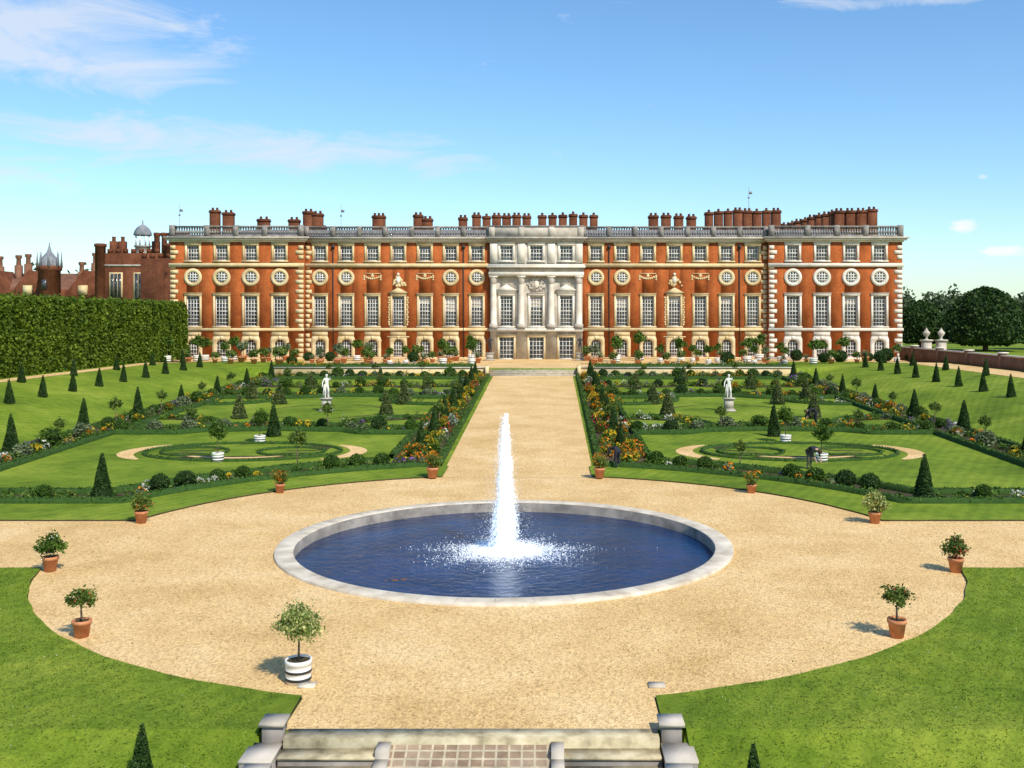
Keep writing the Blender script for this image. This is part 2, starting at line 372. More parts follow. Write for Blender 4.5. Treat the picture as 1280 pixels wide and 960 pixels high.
# ------------------------------------------------------------------ near steps
st=empty('garden_steps')
g=MB()
SY=19.15
g.box(-3.55,3.55,SY,19.61,-.9,.035,'step_stone')
for k in range(1,8):
    y1=SY-.42*(k-1)-.002; y0=SY-.42*k
    for x0,x1 in ((-3.55,-1.75),(1.75,3.55)):
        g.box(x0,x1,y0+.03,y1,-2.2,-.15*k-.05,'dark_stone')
        g.box(x0,x1,y0,y1,-.15*k-.048,-.15*k,'step_stone')
g.build('treads',st)
g=MB()
g.add([(-1.5,SY-.005,-.08),(1.5,SY-.005,-.08),(1.5,SY-2.9,-1.06),(-1.5,SY-2.9,-1.06)],[(0,3,2,1)],'pave')
g.build('paved_ramp',st)
g=MB()
for s in (-1,1):
    for k in range(7):
        y1=SY-.005-.42*k
        x0,x1=sorted((s*1.505,s*1.745)); g.box(x0,x1,y1-.419,y1,-2.2,-.15*k-.02,'grey_stone')
    for (yc,zt) in ((19.5,.27),(18.15,-.10),(16.8,-.55)):
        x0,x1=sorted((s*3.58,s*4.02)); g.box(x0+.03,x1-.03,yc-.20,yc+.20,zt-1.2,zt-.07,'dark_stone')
        g.box(x0-.02,x1+.02,yc-.25,yc+.25,zt-.07,zt,'grey_stone')
    for (ya,yb,zt) in ((18.41,19.24,-.08),(17.06,17.89,-.50)):
        x0,x1=sorted((s*3.60,s*4.16)); g.box(x0,x1,ya,yb,zt-1.4,zt-.05,'dark_stone'); g.box(x0-.02,x1+.02,ya,yb,zt-.05,zt,'grey_stone')
g.build('cheek_walls',st)
for x in (-3.75,3.8):
    g=MB(); g.box(x-.18,x+.18,21.8,22.1,.0,.045,'rim'); g.build('stone_slab')

# ------------------------------------------------------------------ vegetation templates
def dirs(N):
    d=rng.normal(size=(N,3)); return d/np.linalg.norm(d,axis=1)[:,None]
def cone_mesh(name,R_,H,leaf,core='core',N=2200,ls=.05):
    g=MB(); seg=14
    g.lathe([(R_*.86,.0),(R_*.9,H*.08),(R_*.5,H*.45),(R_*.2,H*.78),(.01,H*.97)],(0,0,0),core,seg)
    t=1-np.sqrt(rng.uniform(0,1,N)); a=rng.uniform(0,2*np.pi,N)
    r=R_*(1-t)**.9*(.92+.1*np.sin(a*3+t*5)+rng.normal(0,.05,N))+.02
    g.leaves(np.c_[r*np.cos(a),r*np.sin(a),t*H+.02],ls,leaf)
    o=g.build(name); me=o.data; bpy.data.objects.remove(o); return me
def ball_mesh(name,R_,leaf,N=1400,ls=.05,zs=.9,core='core',jag=.04,fl=None):
    g=MB(); pr=[(R_*.88*math.sin(t),R_*zs-R_*.88*zs*math.cos(t)) for t in np.linspace(.05,math.pi-.02,9)]
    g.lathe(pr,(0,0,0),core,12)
    d=dirs(N); rr=R_*(.95+rng.normal(0,jag,N)+.05*np.sin(d[:,0]*7)*np.cos(d[:,2]*6))
    P=d*rr[:,None]; P[:,2]=P[:,2]*zs+R_*zs; P[:,2]=np.maximum(P[:,2],.02)
    g.leaves(P,ls,leaf)
    if fl:
        d=dirs(110); d[:,2]=np.abs(d[:,2]); P=d*R_*1.04; P[:,2]=P[:,2]*zs+R_*zs; g.leaves(P,.07,fl,.9)
    o=g.build(name); me=o.data; bpy.data.objects.remove(o); return me
def crown(g,c,rx,rz,leaf,N,ls,K=26,cl=.28):
    d=dirs(K); cc=d*rng.uniform(.35,.85,K)[:,None]
    k=rng.integers(0,K,N); P=cc[k]+rng.normal(0,cl*.6,(N,3))
    P=P*np.array([rx,rx,rz])+np.array(c)
    g.leaves(P,ls,leaf)
def pot(g,kind,r,h):
    if kind=='terracotta':
        g.lathe([(0,0),(r*.68,0),(r*.9,h*.78),(r,h*.8),(r,h),(r*.86,h),(r*.84,h*.9),(0,h*.88)],(0,0,0),'terracotta',20,mats=['terracotta']*6+['soil'])
    else:
        g.lathe([(0,0),(r*.92,0),(r*.93,h*.12),(r*.97,h*.13),(r*.97,h*.24),(r*.94,h*.25),(r*.95,h*.45),(r*.985,h*.46),(r*.985,h*.56),(r*.96,h*.57),(r*.97,h*.80),(r,h*.81),(r,h),(r*.9,h),(r*.88,h*.92),(0,h*.9)],(0,0,0),'paint',24,
          mats=['paint','paint','black','black','black','paint','paint','black','black','paint','paint','paint','paint','paint','soil'])
def potted(name,kind,pr,ph,th,cr,cz,leaf,N=900,ls=.05,fl=None,fl_n=0,K=26):
    g=MB(); pot(g,kind,pr,ph)
    if th>0:
        g.tube((0,0,ph*.85),(.015,.01,ph+th),.03,.02,'bark')
    c=(0,0,ph+th+cz*.75)
    for i in range(6):
        d=dirs(1)[0]; g.tube((.01,0,ph+max(th,.0)*.95),(c[0]+d[0]*cr*.6,c[1]+d[1]*cr*.6,c[2]+abs(d[2])*cz*.4),.014,.005,'bark',5)
    crown(g,c,cr,cz,leaf,N,ls,K)
    if fl: crown(g,c,cr*1.08,cz*1.08,fl,fl_n,ls*.7,K)
    o=g.build(name); me=o.data; bpy.data.objects.remove(o); return me
yewL=cone_mesh('yew_cone',.42,2.15,'yew',N=3400,ls=.045)
yewM=cone_mesh('yew_cone_b',.40,2.0,'yew',N=1800,ls=.06)
hollyC=cone_mesh('holly_cone',.58,1.95,'holly',N=1700,ls=.07)
ballB=ball_mesh('box_ball',.42,'box')
ballY=ball_mesh('yew_ball',.45,'yew',jag=.06)
bush=ball_mesh('rose_bush',.5,'leaf',N=900,ls=.08,jag=.14)
bushO=ball_mesh('marigold_bush',.42,'leaf',N=700,ls=.08,jag=.14,fl='f_yellow')
bushP=ball_mesh('marigold_bush_b',.40,'leaf',N=700,ls=.08,jag=.14,fl='f_orange')
bushS=ball_mesh('lavender_bush',.4,'sage',N=800,ls=.07,jag=.14)
def place(me,x,y,name,sc=1,rz=None,dz=0):
    if not hasattr(sc,'__len__'): sc=(sc*rng.uniform(.93,1.07),sc*rng.uniform(.93,1.07),sc*rng.uniform(.93,1.07))
    return obj(name,me,None,(x,y,T(x,y)+dz),rng.uniform(0,6.28) if rz is None else rz,sc)
wd=lambda y:.6*max(0,(y-51)/62)
for s in (-1,1):
    place(yewL,s*17.8,44.0,'yew_cone_topiary',1)
    place(yewL,s*28.2,65.1,'yew_cone_topiary',1.15); place(yewL,s*27.9,73.0,'yew_cone_topiary',1.1)
    place(yewL,s*28.6,57.0,'yew_cone_topiary',1.15)
    place(yewM,s*16,65.0,'yew_cone_topiary',1.1)
    for y in (82,91,100,109): place(yewM,s*28,y,'yew_cone_topiary',.95)
    for y in (57.6,65,72.5,80,87.5,95,102.5,109): place(yewM,s*(5.6+wd(y)),y,'yew_cone_topiary',.98)
    for (x,y) in ((21,74.3),(10.5,75.8),(20.6,84),(10.3,84)): place(hollyC,s*x,y,'holly_cone_topiary',1)
    for (x,y) in ((10,97),(21,97),(15.5,104),(24,88)): place(hollyC,s*x,y,'holly_cone_topiary',.9)
    yy=[62,66.5,71.2,76,80.8,85.6,90.5,95.5,100.5,105.5,110.5]
    for y in yy: place(yewM,s*36.2,y,'yew_cone_topiary',.84)
    for y in range(63,120,9): place(yewM,s*40.4,y,'yew_cone_topiary',.78)
place(yewL,-5.75,18.0,'yew_cone_topiary',.62); place(yewL,5.0,17.6,'yew_cone_topiary',.58)

# ------------------------------------------------------------------ beds and box hedges
def polyline_len(P): return sum(math.dist(P[i],P[i+1]) for i in range(len(P)-1))
def resample(P,step):
    out=[];carry=0
    for i in range(len(P)-1):
        a,b=np.array(P[i]),np.array(P[i+1]); L=np.linalg.norm(b-a)
        if L<1e-6: continue
        t=carry
        while t<L:
            d=(b-a)/L; out.append((a+d*t,np.array([-d[1],d[0]]))); t+=step
        carry=t-L
    a,b=np.array(P[-2]),np.array(P[-1]); d=(b-a)/max(np.linalg.norm(b-a),1e-6); out.append((b,np.array([-d[1],d[0]])))
    return out
def boxline(g,P,w=.17,h=.32,fuzz=46):
    S=resample(P,.5); V=[];k=5
    for p,n in S:
        z=T(*p); j=rng.normal(0,.015,2)
        for (o,zz) in ((-w,0),(-w*.95,h*.8+j[0]),(0,h+j[1]*.5),(w*.95,h*.8+j[0]),(w,0)):
            q=p+n*o; V.append((q[0],q[1],z+zz))
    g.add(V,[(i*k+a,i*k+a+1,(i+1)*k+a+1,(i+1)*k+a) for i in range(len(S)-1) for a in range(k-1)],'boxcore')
    L=polyline_len(P); N=int(L*fuzz)
    idx=rng.integers(0,len(S),N)
    pts=np.array([s[0] for s in S]); nn=np.array([s[1] for s in S])
    tt=np.c_[nn[:,1],-nn[:,0]]
    off=rng.uniform(-w*1.1,w*1.1,N); al=rng.uniform(-.3,.3,N)
    q=pts[idx]+nn[idx]*off[:,None]+tt[idx]*al[:,None]
    zz=np.array([T(a,b) for a,b in q]); hh=np.where(np.abs(off)>w*.8,rng.uniform(.05,h,N),h*rng.uniform(.9,1.08,N))
    g.leaves(np.c_[q,zz+hh],.055,'box',.7)
def bed(P,w,name='flower_bed',dens=2.6,flow=None,tall=1.0,fp=.16):
    g=MB(); S=resample(P,1.0); V=[]
    for p,n in S:
        for o in (-w,w): q=p+n*o; V.append((q[0],q[1],T(*q)+.03))
    g.add(V,[(2*i,2*i+1,2*i+3,2*i+2) for i in range(len(S)-1)],'soil')
    S=resample(P,.25); N=int(polyline_len(P)*dens)
    flow=flow or ['orange','yellow','white','purple','yellow']
    ph=rng.uniform(0,6)
    for _ in range(N):
        ii=rng.integers(0,len(S)); p,n=S[ii]; q=p+n*rng.uniform(-w*.85,w*.85)
        r=rng.uniform(.14,.36)*tall; h=r*rng.uniform(.9,1.9); k=46
        d=dirs(k); d[:,2]=np.abs(d[:,2]); C=d*np.array([r,r,h])*rng.uniform(.55,1.05,k)[:,None]+np.array([q[0],q[1],T(*q)+.04])
        lm=rng.choice(['leaf','box','sage','citrus'],p=[.55,.15,.1,.2]); g.leaves(C,.08,lm)
        drift=.5+.5*math.sin(ii*.11+ph)
        if rng.uniform()<fp*2*drift:
            k=int(rng.integers(16,44)); d=dirs(k); d[:,2]=np.abs(d[:,2]); C=d*np.array([r*1.05,r*1.05,h*1.12])+np.array([q[0],q[1],T(*q)+.06])
            g.leaves(C,.062,'f_'+flow[int(ii*.05+ph+rng.uniform(0,1.4))%len(flow)],.9)
    return g.build(name)
def ell(cx,cy,rx,ry,a0,a1,n=24): return [(cx+rx*math.cos(a),cy+ry*math.sin(a)) for a in np.linspace(a0,a1,n)]
for s in (-1,1):
    hed=MB()
    o18=arcpts(18.1,math.acos(4.3/18.1),math.asin(7.3/18.1),24)+[(29.2,43.1)]
    o20=arcpts(20.4,math.acos(7.6/20.4),math.asin(9.6/20.4),20)+[(26.6,45.4)]
    boxline(hed,mir(o18,s)); boxline(hed,mir(o20,s))
    mid=arcpts(19.25,math.acos(5.8/19.25),math.asin(8.4/19.25),24)+[(28,44.2)]
    bed(mir(mid,s),1.0,tall=.85,dens=2.8,fp=.24,flow=['yellow','white','orange','purple'])
    boxline(hed,mir([(4.25,53.6),(4.95,112)],s)); boxline(hed,mir([(7.1,56),(7.4,111)],s))
    bed(mir([(5.7,55.0),(6.25,111.5)],s),1.2,dens=4.6,flow=['orange','yellow','orange','yellow','red','white'],tall=1.15,fp=.50)
    boxline(hed,mir([(29.2,43.1),(29.2,112)],s)); boxline(hed,mir([(26.7,45.4),(26.7,111)],s))
    bed(mir([(28,45),(28,111.5)],s),1.1,dens=3.6,tall=1.1,fp=.32,flow=['orange','white','purple','yellow'])
    div1=[(7.4,67),(10.5,67),(12,68.2),(16.5,68.8),(21,68.2),(22.5,67),(26.5,67)]
    bed(mir(div1,s),.95,dens=3.8,tall=1.0,fp=.26)
    for o in (-1.15,1.15): boxline(hed,mir([(x,y+o) for x,y in div1],s))
    div2=[(7.4,89.5),(11,89.5),(13,91),(18,91),(20,89.5),(26.5,89.5)]
    bed(mir(div2,s),1.0,dens=4.2,tall=1.2,fp=.26)
    for o in (-1.2,1.2): boxline(hed,mir([(x,y+o) for x,y in div2],s))
    div3=[(7.6,109.8),(26.5,109.8)]
    bed(mir(div3,s),1.3,dens=4.5,tall=1.4,fp=.32); boxline(hed,mir([(7.4,108.2),(26.6,108.2)],s)); boxline(hed,mir([(7.4,111.6),(26.6,111.6)],s))
    div4=[(7.6,100),(12,99),(15.5,101),(19,99),(26.5,100)]
    bed(mir(div4,s),.8,dens=3.8,tall=1.2,fp=.24)
    for (cx,cy,a0,a1) in ((7.6,69.8,0,math.pi/2),(26.4,69.8,math.pi/2,math.pi),(7.6,87.8,-math.pi/2,0),(26.4,87.8,math.pi,1.5*math.pi)):
        P=ell(cx,cy,4.6,4.2,a0,a1,12); bed(mir(P,s),.45,dens=3.2,tall=1.0)
        boxline(hed,mir(ell(cx,cy,5.2,4.8,a0,a1,12),s),w=.13,h=.26)
    hed.build('box_edging_hedge')
    g=MB()
    def band(P,w,dz=.012,m='gravel'):
        S=resample(P,.35); V=[]
        for i,(p,n) in enumerate(S):
            ww=w*math.sin(math.pi*(i+.6)/(len(S)+.2))**.6
            for o in (-ww,ww): q=p+n*o; V.append((q[0],q[1],T(*q)+dz))
        g.add(V,[(2*i,2*i+1,2*i+3,2*i+2) for i in range(len(S)-1)],m)
    band(mir(ell(16,58.5,6.6,4.1,R(-40),R(40),20),s),.50)
    band(mir(ell(16,58.5,6.6,4.1,R(140),R(220),20),s),.50,.016)
    band(mir(ell(16,58.5,3.6,2.2,R(200),R(340),20),s),.22,.028)
    for sx in (-1,1):
        for sy in (-1,1):
            band(mir(ell(16+sx*3.1,58.5+sy*1.3,1.5,.9,R(0),R(300),24),s),.14,.020,'soil')
            band(mir(ell(16+sx*1.2,58.5+sy*2.6,2.4,1.0,R(20),R(160),16),s),.14,.024,'soil')
    for a0 in (10,100,190,280): band(mir(ell(15.6,78.8,4.6,4.6,R(a0),R(a0+70),16),s),.12,.016,'soil')
    g.build('sand_scroll')
    sc_=MB()
    boxline(sc_,mir(ell(16,58.5,5.6,3.3,0,2*math.pi,40),s),w=.10,h=.13,fuzz=20)
    for sx in (-1,1):
        boxline(sc_,mir(ell(16+sx*2.8,58.5,1.9,1.5,0,2*math.pi,24),s),w=.08,h=.12,fuzz=20)
    sc_.build('box_scrollwork')
    for a in (68,64,60,46,42,37,33): 
        aa=R(a); place(ballY if a%2 else ballB,s*19.3*math.cos(aa),PY+19.3*math.sin(aa),'ball_topiary',rng.uniform(.85,1.05))
    for x in (20.5,23,26): place(ballB,s*x,44.3,'ball_topiary',.85)
    for y in np.arange(58,111,3.75): place(ballB,s*(5.8+wd(y)+rng.uniform(-.4,.4)),y+1.8,'ball_topiary',rng.uniform(.7,.95))
    for i,y in enumerate(np.arange(56.5,111,2.2)): place(bushO if i%2 else bushP,s*(5.6+wd(y)+rng.uniform(-.75,.6)),y,'marigold_bush',rng.uniform(.7,1.15))
    for i,y in enumerate(np.arange(50,108,7.3)): place(bushO if i%2 else bushP,s*(27.8+rng.uniform(-.5,.5)),y,'marigold_bush',rng.uniform(.7,1.0))
    for y in np.arange(48,111,4.2):
        place([ballB,bush,bushS][rng.integers(0,3)],s*(28+rng.uniform(-.5,.5)),y,'garden_shrub',rng.uniform(.8,1.3))
    for P,k in ((div1,9),(div2,12),(div3,14),(div4,8)):
        S=resample(P,polyline_len(P)/k)
        for p,n in S: place([ballB,bush,bushS,ballY,ballB][rng.integers(0,5)],s*p[0],p[1]+rng.uniform(-.3,.3),'garden_shrub',rng.uniform(.75,1.25))

big=potted('white_tub_tree_mesh','tub',.31,.52,.52,.60,.40,'pale',N=3600,ls=.042,K=60)
tubtree=potted('tub_tree_mesh','tub',.36,.50,.85,.62,.55,'leaf',N=1500,ls=.07,K=30)
small=potted('small_standard_mesh','terracotta',.24,.44,.38,.42,.26,'citrus',N=800,ls=.045,fl='f_red',fl_n=40,K=26)
bushy=potted('bushy_pot_mesh','terracotta',.26,.44,.05,.46,.38,'leaf',N=1300,ls=.05,fl='f_white',fl_n=60,K=30)
bushyr=potted('bushy_red_mesh','terracotta',.26,.44,.05,.44,.36,'citrus',N=1000,ls=.05,fl='f_red',fl_n=150,K=30)
bushyo=potted('bushy_orange_mesh','terracotta',.26,.44,.05,.42,.36,'citrus',N=900,ls=.05,fl='f_orange',fl_n=200,K=26)
bushyp=potted('bushy_pale_mesh','terracotta',.26,.44,.08,.52,.40,'pale',N=1900,ls=.045,fl='f_yellow',fl_n=120,K=40)
GZ=.012
def pp(me,x,y,name,sc=1,dz=GZ): return place(me,x,y,name,sc,dz=dz)
pp(big,-4.0,22.2,'white_tub_shrub')
pp(small,-10.15,25.3,'potted_standard_shrub',1.0); pp(small,10.15,25.3,'potted_standard_shrub',1.05)
pp(bushy,-14.1,31.8,'potted_shrub',1.0); pp(bushyr,14.2,31.7,'potted_shrub',1.0)
pp(bushyr,-14.2,39.2,'potted_shrub',1.0,.012); pp(bushyp,14.1,39.2,'potted_shrub',1.05,.012)
pp(bushyo,-10.6,45.9,'potted_shrub',.95); pp(bushyo,10.7,45.9,'potted_shrub',.95)
pp(bushyo,-4.15,49.9,'potted_shrub',1.1,.06); pp(bushyo,4.05,49.9,'potted_shrub',1.1,.06)
for s in (-1,1):
    pp(tubtree,s*16.4,55.2,'white_tub_tree',.95,0); pp(tubtree,s*16.1,62.2,'white_tub_tree',.95,0)
g=MB(); g.tube((0,0,0),(.02,0,1.0),.035,.025,'bark'); crown(g,(0,0,1.35),.45,.38,'citrus',800,.06,22)
o=g.build('rose_std'); rose=o.data; bpy.data.objects.remove(o)
for s in (-1,1):
    for (x,y) in ((11.5,52.8),(28.0,61.5),(22,67),(28.2,70),(28.1,78),(28,87),(28,95),(13,67.2),(9,89.5),(24,89.5),(6.0,84),(5.8,69),(22,110),(12,110),(17,110),(24,100)):
        place(rose,s*x,y,'standard_rose',rng.uniform(.85,1.15))

# ------------------------------------------------------------------ figures (skin modifier)
def figure(name,J,E,lab,matmap,loc,rz=0,extra=None,sc=1):
    names=list(J); me=bpy.data.meshes.new(name+'_sk')
    me.from_pydata([J[k][0] for k in names],[(names.index(a),names.index(b)) for a,b in E],[])
    o=obj(name+'_tmp',me); md=o.modifiers.new('s','SKIN')
    sv=me.skin_vertices[0].data
    for i,k in enumerate(names): sv[i].radius=(J[k][1],)*2
    for i in range(len(names)): sv[i].use_root=(i==0)
    md.use_smooth_shade=True
    sb=o.modifiers.new('u','SUBSURF'); sb.levels=2; sb.render_levels=2
    dg=bpy.context.evaluated_depsgraph_get(); ev=o.evaluated_get(dg)
    m2=bpy.data.meshes.new_from_object(ev); bpy.data.objects.remove(o)
    n=len(m2.vertices); co=np.zeros(n*3); m2.vertices.foreach_get('co',co); co=co.reshape(-1,3)
    g=MB()
    sp=[];sl=[]
    for a,b in E:
        for t in np.linspace(0,1,7):
            sp.append(np.array(J[a][0])*(1-t)+np.array(J[b][0])*t); sl.append(lab.get(b,'top') if t>.35 else lab.get(a,'top'))
    sp=np.array(sp)
    groups={}
    for p in m2.polygons:
        c=np.array(p.center); i=int(np.argmin(((sp-c)**2).sum(1))); groups.setdefault(matmap[sl[i]],[]).append(tuple(p.vertices))
    first=True
    for k,f in groups.items():
        if first: g.add(co,f,k); base=g.n-n; first=False
        else:
            for q in f: g.L.append(np.asarray(q)+base)
            g.C.append(np.array([len(q) for q in f],dtype=np.int32)); g.MI.append(np.full(len(f),g.mi(k),dtype=np.int32))
    if extra: extra(g)
    o=g.build(name,None,True); o.location=loc; o.rotation_euler=(0,0,rz); o.scale=(sc,)*3
    bpy.data.meshes.remove(m2); return o
def sphere(g,c,r,m,sx=1,sy=1,sz=1,seg=12):
    g.lathe([(max(r*math.sin(t),.0005),-r*sz*math.cos(t)) for t in np.linspace(.02,math.pi-.02,9)],c,m,seg,sx=sx,sy=sy)
Eb=[('pel','spi'),('spi','che'),('che','nek'),('nek','hd1'),('hd1','hd2'),
    ('che','ls'),('ls','le'),('le','lh'),('lh','lp'),('che','rs'),('rs','re'),('re','rh'),('rh','rp'),
    ('pel','lt'),('lt','lk'),('lk','la'),('la','lf'),('pel','rt'),('rt','rk'),('rk','ra'),('ra','rf')]
def fingers(g,p,d,m):
    p=Vector(p); d=Vector(d).normalized(); s=d.cross(Vector((0,0,1)));
    if s.length<.1: s=Vector((0,1,0))
    s.normalize(); b=d.cross(s)
    for i,l in enumerate((.07,.08,.075,.058)):
        a=p+s*(.028*(1.5-i)/1.5); q=a+d*l*.6; r=q+d*l*.35+b*.02
        g.tube(a-d*.02,q,.0095,.009,m,6); g.tube(q,r,.009,.007,m,6)
    a=p+s*.03-d*.03; g.tube(a,a+s*.035+d*.035,.011,.008,m,6)
lab=dict(pel='leg',spi='top',che='top',nek='skin',hd1='skin',hd2='skin',ls='top',le='top',lh='skin',lp='skin',rs='top',re='top',rh='skin',rp='skin',
   lt='leg',lk='leg',la='leg',lf='shoe',rt='leg',rk='leg',ra='leg',rf='shoe')
JS=dict(pel=((0,0,.92),.125),spi=((.02,0,1.1),.11),che=((0,0,1.3),.14),nek=((0,0,1.47),.05),hd1=((0,-.01,1.54),.075),hd2=((.01,-.02,1.65),.08),
  ls=((-.17,0,1.4),.06),le=((-.30,-.02,1.16),.045),lh=((-.34,-.14,.95),.032),lp=((-.35,-.18,.9),.03),
  rs=((.17,0,1.4),.06),re=((.32,-.05,1.28),.045),rh=((.22,-.2,1.42),.032),rp=((.19,-.22,1.48),.03),
  lt=((-.09,0,.86),.10),lk=((-.10,-.04,.48),.065),la=((-.09,.02,.09),.04),lf=((-.1,-.12,.04),.035),
  rt=((.1,0,.86),.10),rk=((.13,-.1,.48),.065),ra=((.14,.06,.1),.04),rf=((.16,-.08,.04),.035))
def stat_extra(g):
    fingers(g,(-.35,-.2,.88),(0,-.3,-1),'marble'); fingers(g,(.19,-.22,1.5),(0,0,1),'marble')
    sphere(g,(.01,.0,1.67),.10,'marble',1,1.1,.8)
    g.tube((.01,-.09,1.61),(.01,-.115,1.585),.012,.018,'marble',6)
    g.tube((.17,.07,0),(.12,.06,.7),.10,.06,'marble',9)
    for i in range(9):
        a=math.pi*(.05+.1*i)+.5; g.tube((.16*math.cos(a),.13*math.sin(a),1.0),(.24*math.cos(a),.2*math.sin(a),.15+.05*(i%3)),.035,.05,'marble',7)
statm=dict(top='marble',skin='marble',leg='marble',shoe='marble')
for s in (-1,1):
    x,y=s*15.6,78.8; z=T(x,y)
    root=empty('marble_statue'); root.location=(x,y,z)
    g=MB(); g.box(-.48,.48,-.48,.48,0,.14,'grey_stone'); g.box(-.38,.38,-.38,.38,.14,.22,'grey_stone')
    g.box(-.32,.32,-.32,.32,.22,.92,'grey_stone'); g.box(-.40,.40,-.40,.40,.92,.98,'grey_stone'); g.box(-.44,.44,-.44,.44,.98,1.04,'grey_stone')
    g.build('pedestal',root)
    o=figure('marble_figure',JS,Eb,lab,statm,(0,0,1.04),0 if s>0 else .5,stat_extra,1.05); o.parent=root
JB=dict(pel=((0,0,.88),.135),spi=((.17,0,1.0),.12),che=((.38,0,.98),.14),nek=((.53,0,.92),.05),hd1=((.6,0,.88),.07),hd2=((.70,0,.83),.08),
  ls=((.40,-.17,.96),.06),le=((.46,-.22,.70),.045),lh=((.58,-.16,.46),.03),lp=((.61,-.14,.40),.03),
  rs=((.40,.17,.96),.06),re=((.44,.22,.68),.045),rh=((.58,.17,.46),.03),rp=((.61,.15,.40),.03),
  lt=((0,-.1,.84),.10),lk=((.09,-.12,.46),.068),la=((.0,-.13,.09),.045),lf=((.14,-.15,.045),.042),
  rt=((0,.1,.84),.10),rk=((.05,.12,.46),.068),ra=((-.08,.13,.09),.045),rf=((.06,.15,.045),.042))
def gard_extra(g):
    for sy in (-.14,.15): fingers(g,(.61,sy,.39),(.35,0,-1),'skin')
    sphere(g,(.665,0,.875),.105,'hair',1,.95,.95)
    g.tube((.75,0,.80),(.775,0,.785),.012,.016,'skin',6)
    for sy in (-.03,.03): sphere(g,(.745,sy,.845),.011,'navy')
    for sy in (-.085,.085): sphere(g,(.66,sy,.84),.02,'skin',.6,.5,1.2)
gm=dict(top='navy',skin='skin',leg='cloth',shoe='black')
gm2=dict(top='navy',skin='skin',leg='navy',shoe='black')
figure('gardener',JB,Eb,lab,gm2,(5.15,52.9,T(5,52.9)+.0),R(125),gard_extra,1.08)
figure('gardener',JB,Eb,lab,gm,(15.15,53.0,T(15,53.0)),R(-60),gard_extra,1.12)
figure('gardener',JB,Eb,lab,gm2,(20.2,70.6,T(20,70.6)),R(170),gard_extra,1.08)

# ------------------------------------------------------------------ hornbeam bower hedge
g=MB()
L0,L1=58,128.5; XF,XB=-44,-50; zb=2.7; zt_=9.45
def bay(y): return .62*abs(math.sin(math.pi*(y-58)/2.35))**.7
ysn=np.arange(L0,L1+.01,.39); zs=[zb,4,6,8,9.1,zt_-.15]
V=[];nz=len(zs)+2
for y in ysn:
    for z in zs: V.append((XF+bay(y)-.5-(.45 if z>9 else 0),y,z))
    V.append((XF-2,y,zt_+.05*math.sin(y*2.7))); V.append((XB,y,zt_-.3))
g.add(V,[(i*nz+a,(i+1)*nz+a,(i+1)*nz+a+1,i*nz+a+1) for i in range(len(ysn)-1) for a in range(nz-1)],'boxcore')
g.add([(XF-.3,L1,zb),(XF-.3,L1,zt_-.5),(XB,L1,zt_-.5),(XB,L1,zb),(XF-.3,L0,zb),(XF-.3,L0,zt_-.5),(XB,L0,zt_-.5),(XB,L0,zb)],[(0,1,2,3),(4,5,6,7),(3,2,6,7)],'boxcore')
N=80000
y=rng.uniform(L0,L1,N); z=rng.uniform(zb,zt_+.1,N)
bx=np.array([bay(a) for a in y]); x=XF+bx-.42+rng.normal(0,.13,N)-np.maximum(z-8.8,0)*.6
g.leaves(np.c_[x,y,z+rng.normal(0,.05,N)],.15,'hornbeam',.7)
N=16000; y=rng.uniform(L0,L1,N); x=rng.uniform(XB,XF+.2,N); g.leaves(np.c_[x,y,zt_+rng.normal(0,.16,N)+.15*np.sin(y*1.9)+.08*np.sin(y*5.1)],.17,'hornbeam',.7)
N=7000; x=rng.uniform(XB,XF,N); g.leaves(np.c_[x,L1+rng.normal(0,.15,N),rng.uniform(zb,zt_,N)],.16,'hornbeam',.7)
g.build('hornbeam_hedge')

# ------------------------------------------------------------------ garden wall, gate piers
g=MB(); X=46.3
g.box(X,X+.4,50,129,2.4,4.05,'brick_wall'); g.box(X-.08,X+.48,49.9,129.1,4.05,4.17,'white_stone')
for y in range(52,130,8): g.box(X-.15,X+.55,y,y+.6,2.4,4.3,'brick_wall'); g.box(X-.25,X+.65,y-.1,y+.7,4.3,4.42,'white_stone')
g.build('brick_garden_wall')
for (x,y) in ((50.7,131.5),(52.6,131.5)):
    g=MB(); g.box(-.5,.5,-.5,.5,0,2.6,'grey_stone'); g.box(-.65,.65,-.65,.65,2.6,2.8,'grey_stone')
    g.lathe([(.3,2.8),(.14,2.95),(.12,3.1),(.42,3.5),(.46,3.75),(.3,3.85),(.1,4.2),(.02,4.35)],(0,0,0),'grey_stone',14)
    g.build('urn_gate_pier',None,False,(x,y,T(x,y)))

# ------------------------------------------------------------------ terrace front
g=MB()
for s in (-1,1):
    x0,x1=sorted((s*5.3,s*29.0)); g.box(x0,x1,112.95,113.65,.9,2.2,'stone'); g.box(x0-.02,x1+.02,112.85,113.75,2.2,2.30,'grey_stone')
g.build('terrace_retaining_wall')
g=MB()
for k in range(5):
    g.box(-4.9,4.9,112.3+.34*k+.03,114.2,1.2,1.37+.16*(k+1)-.05,'grey_stone')
    g.box(-4.9,4.9,112.3+.34*k,112.3+.34*(k+1)+.1 if k<4 else 114.2,1.37+.16*(k+1)-.048,1.37+.16*(k+1),'step_stone')
for s in (-1,1):
    x0,x1=sorted((s*4.92,s*5.28)); g.box(x0,x1,112.0,114.3,1.2,2.45,'stone')
g.build('terrace_steps')
for s in (-1,1):
    bed([(s*7.5,116.4),(s*29,116.4)],1.0,dens=4.0,tall=1.4,fp=.3)
    h=MB(); boxline(h,[(s*7,118.2),(s*29.5,118.2)]); boxline(h,[(s*7,115),(s*29.5,115)]); h.build('box_edging_hedge')
tc1=potted('terrace_orange_mesh','tub',.45,.7,.9,.75,.7,'leaf',N=500,ls=.13,K=22)
tc2=potted('terrace_bush_mesh','terracotta',.42,.6,.1,.75,.7,'citrus',N=450,ls=.13,K=20)
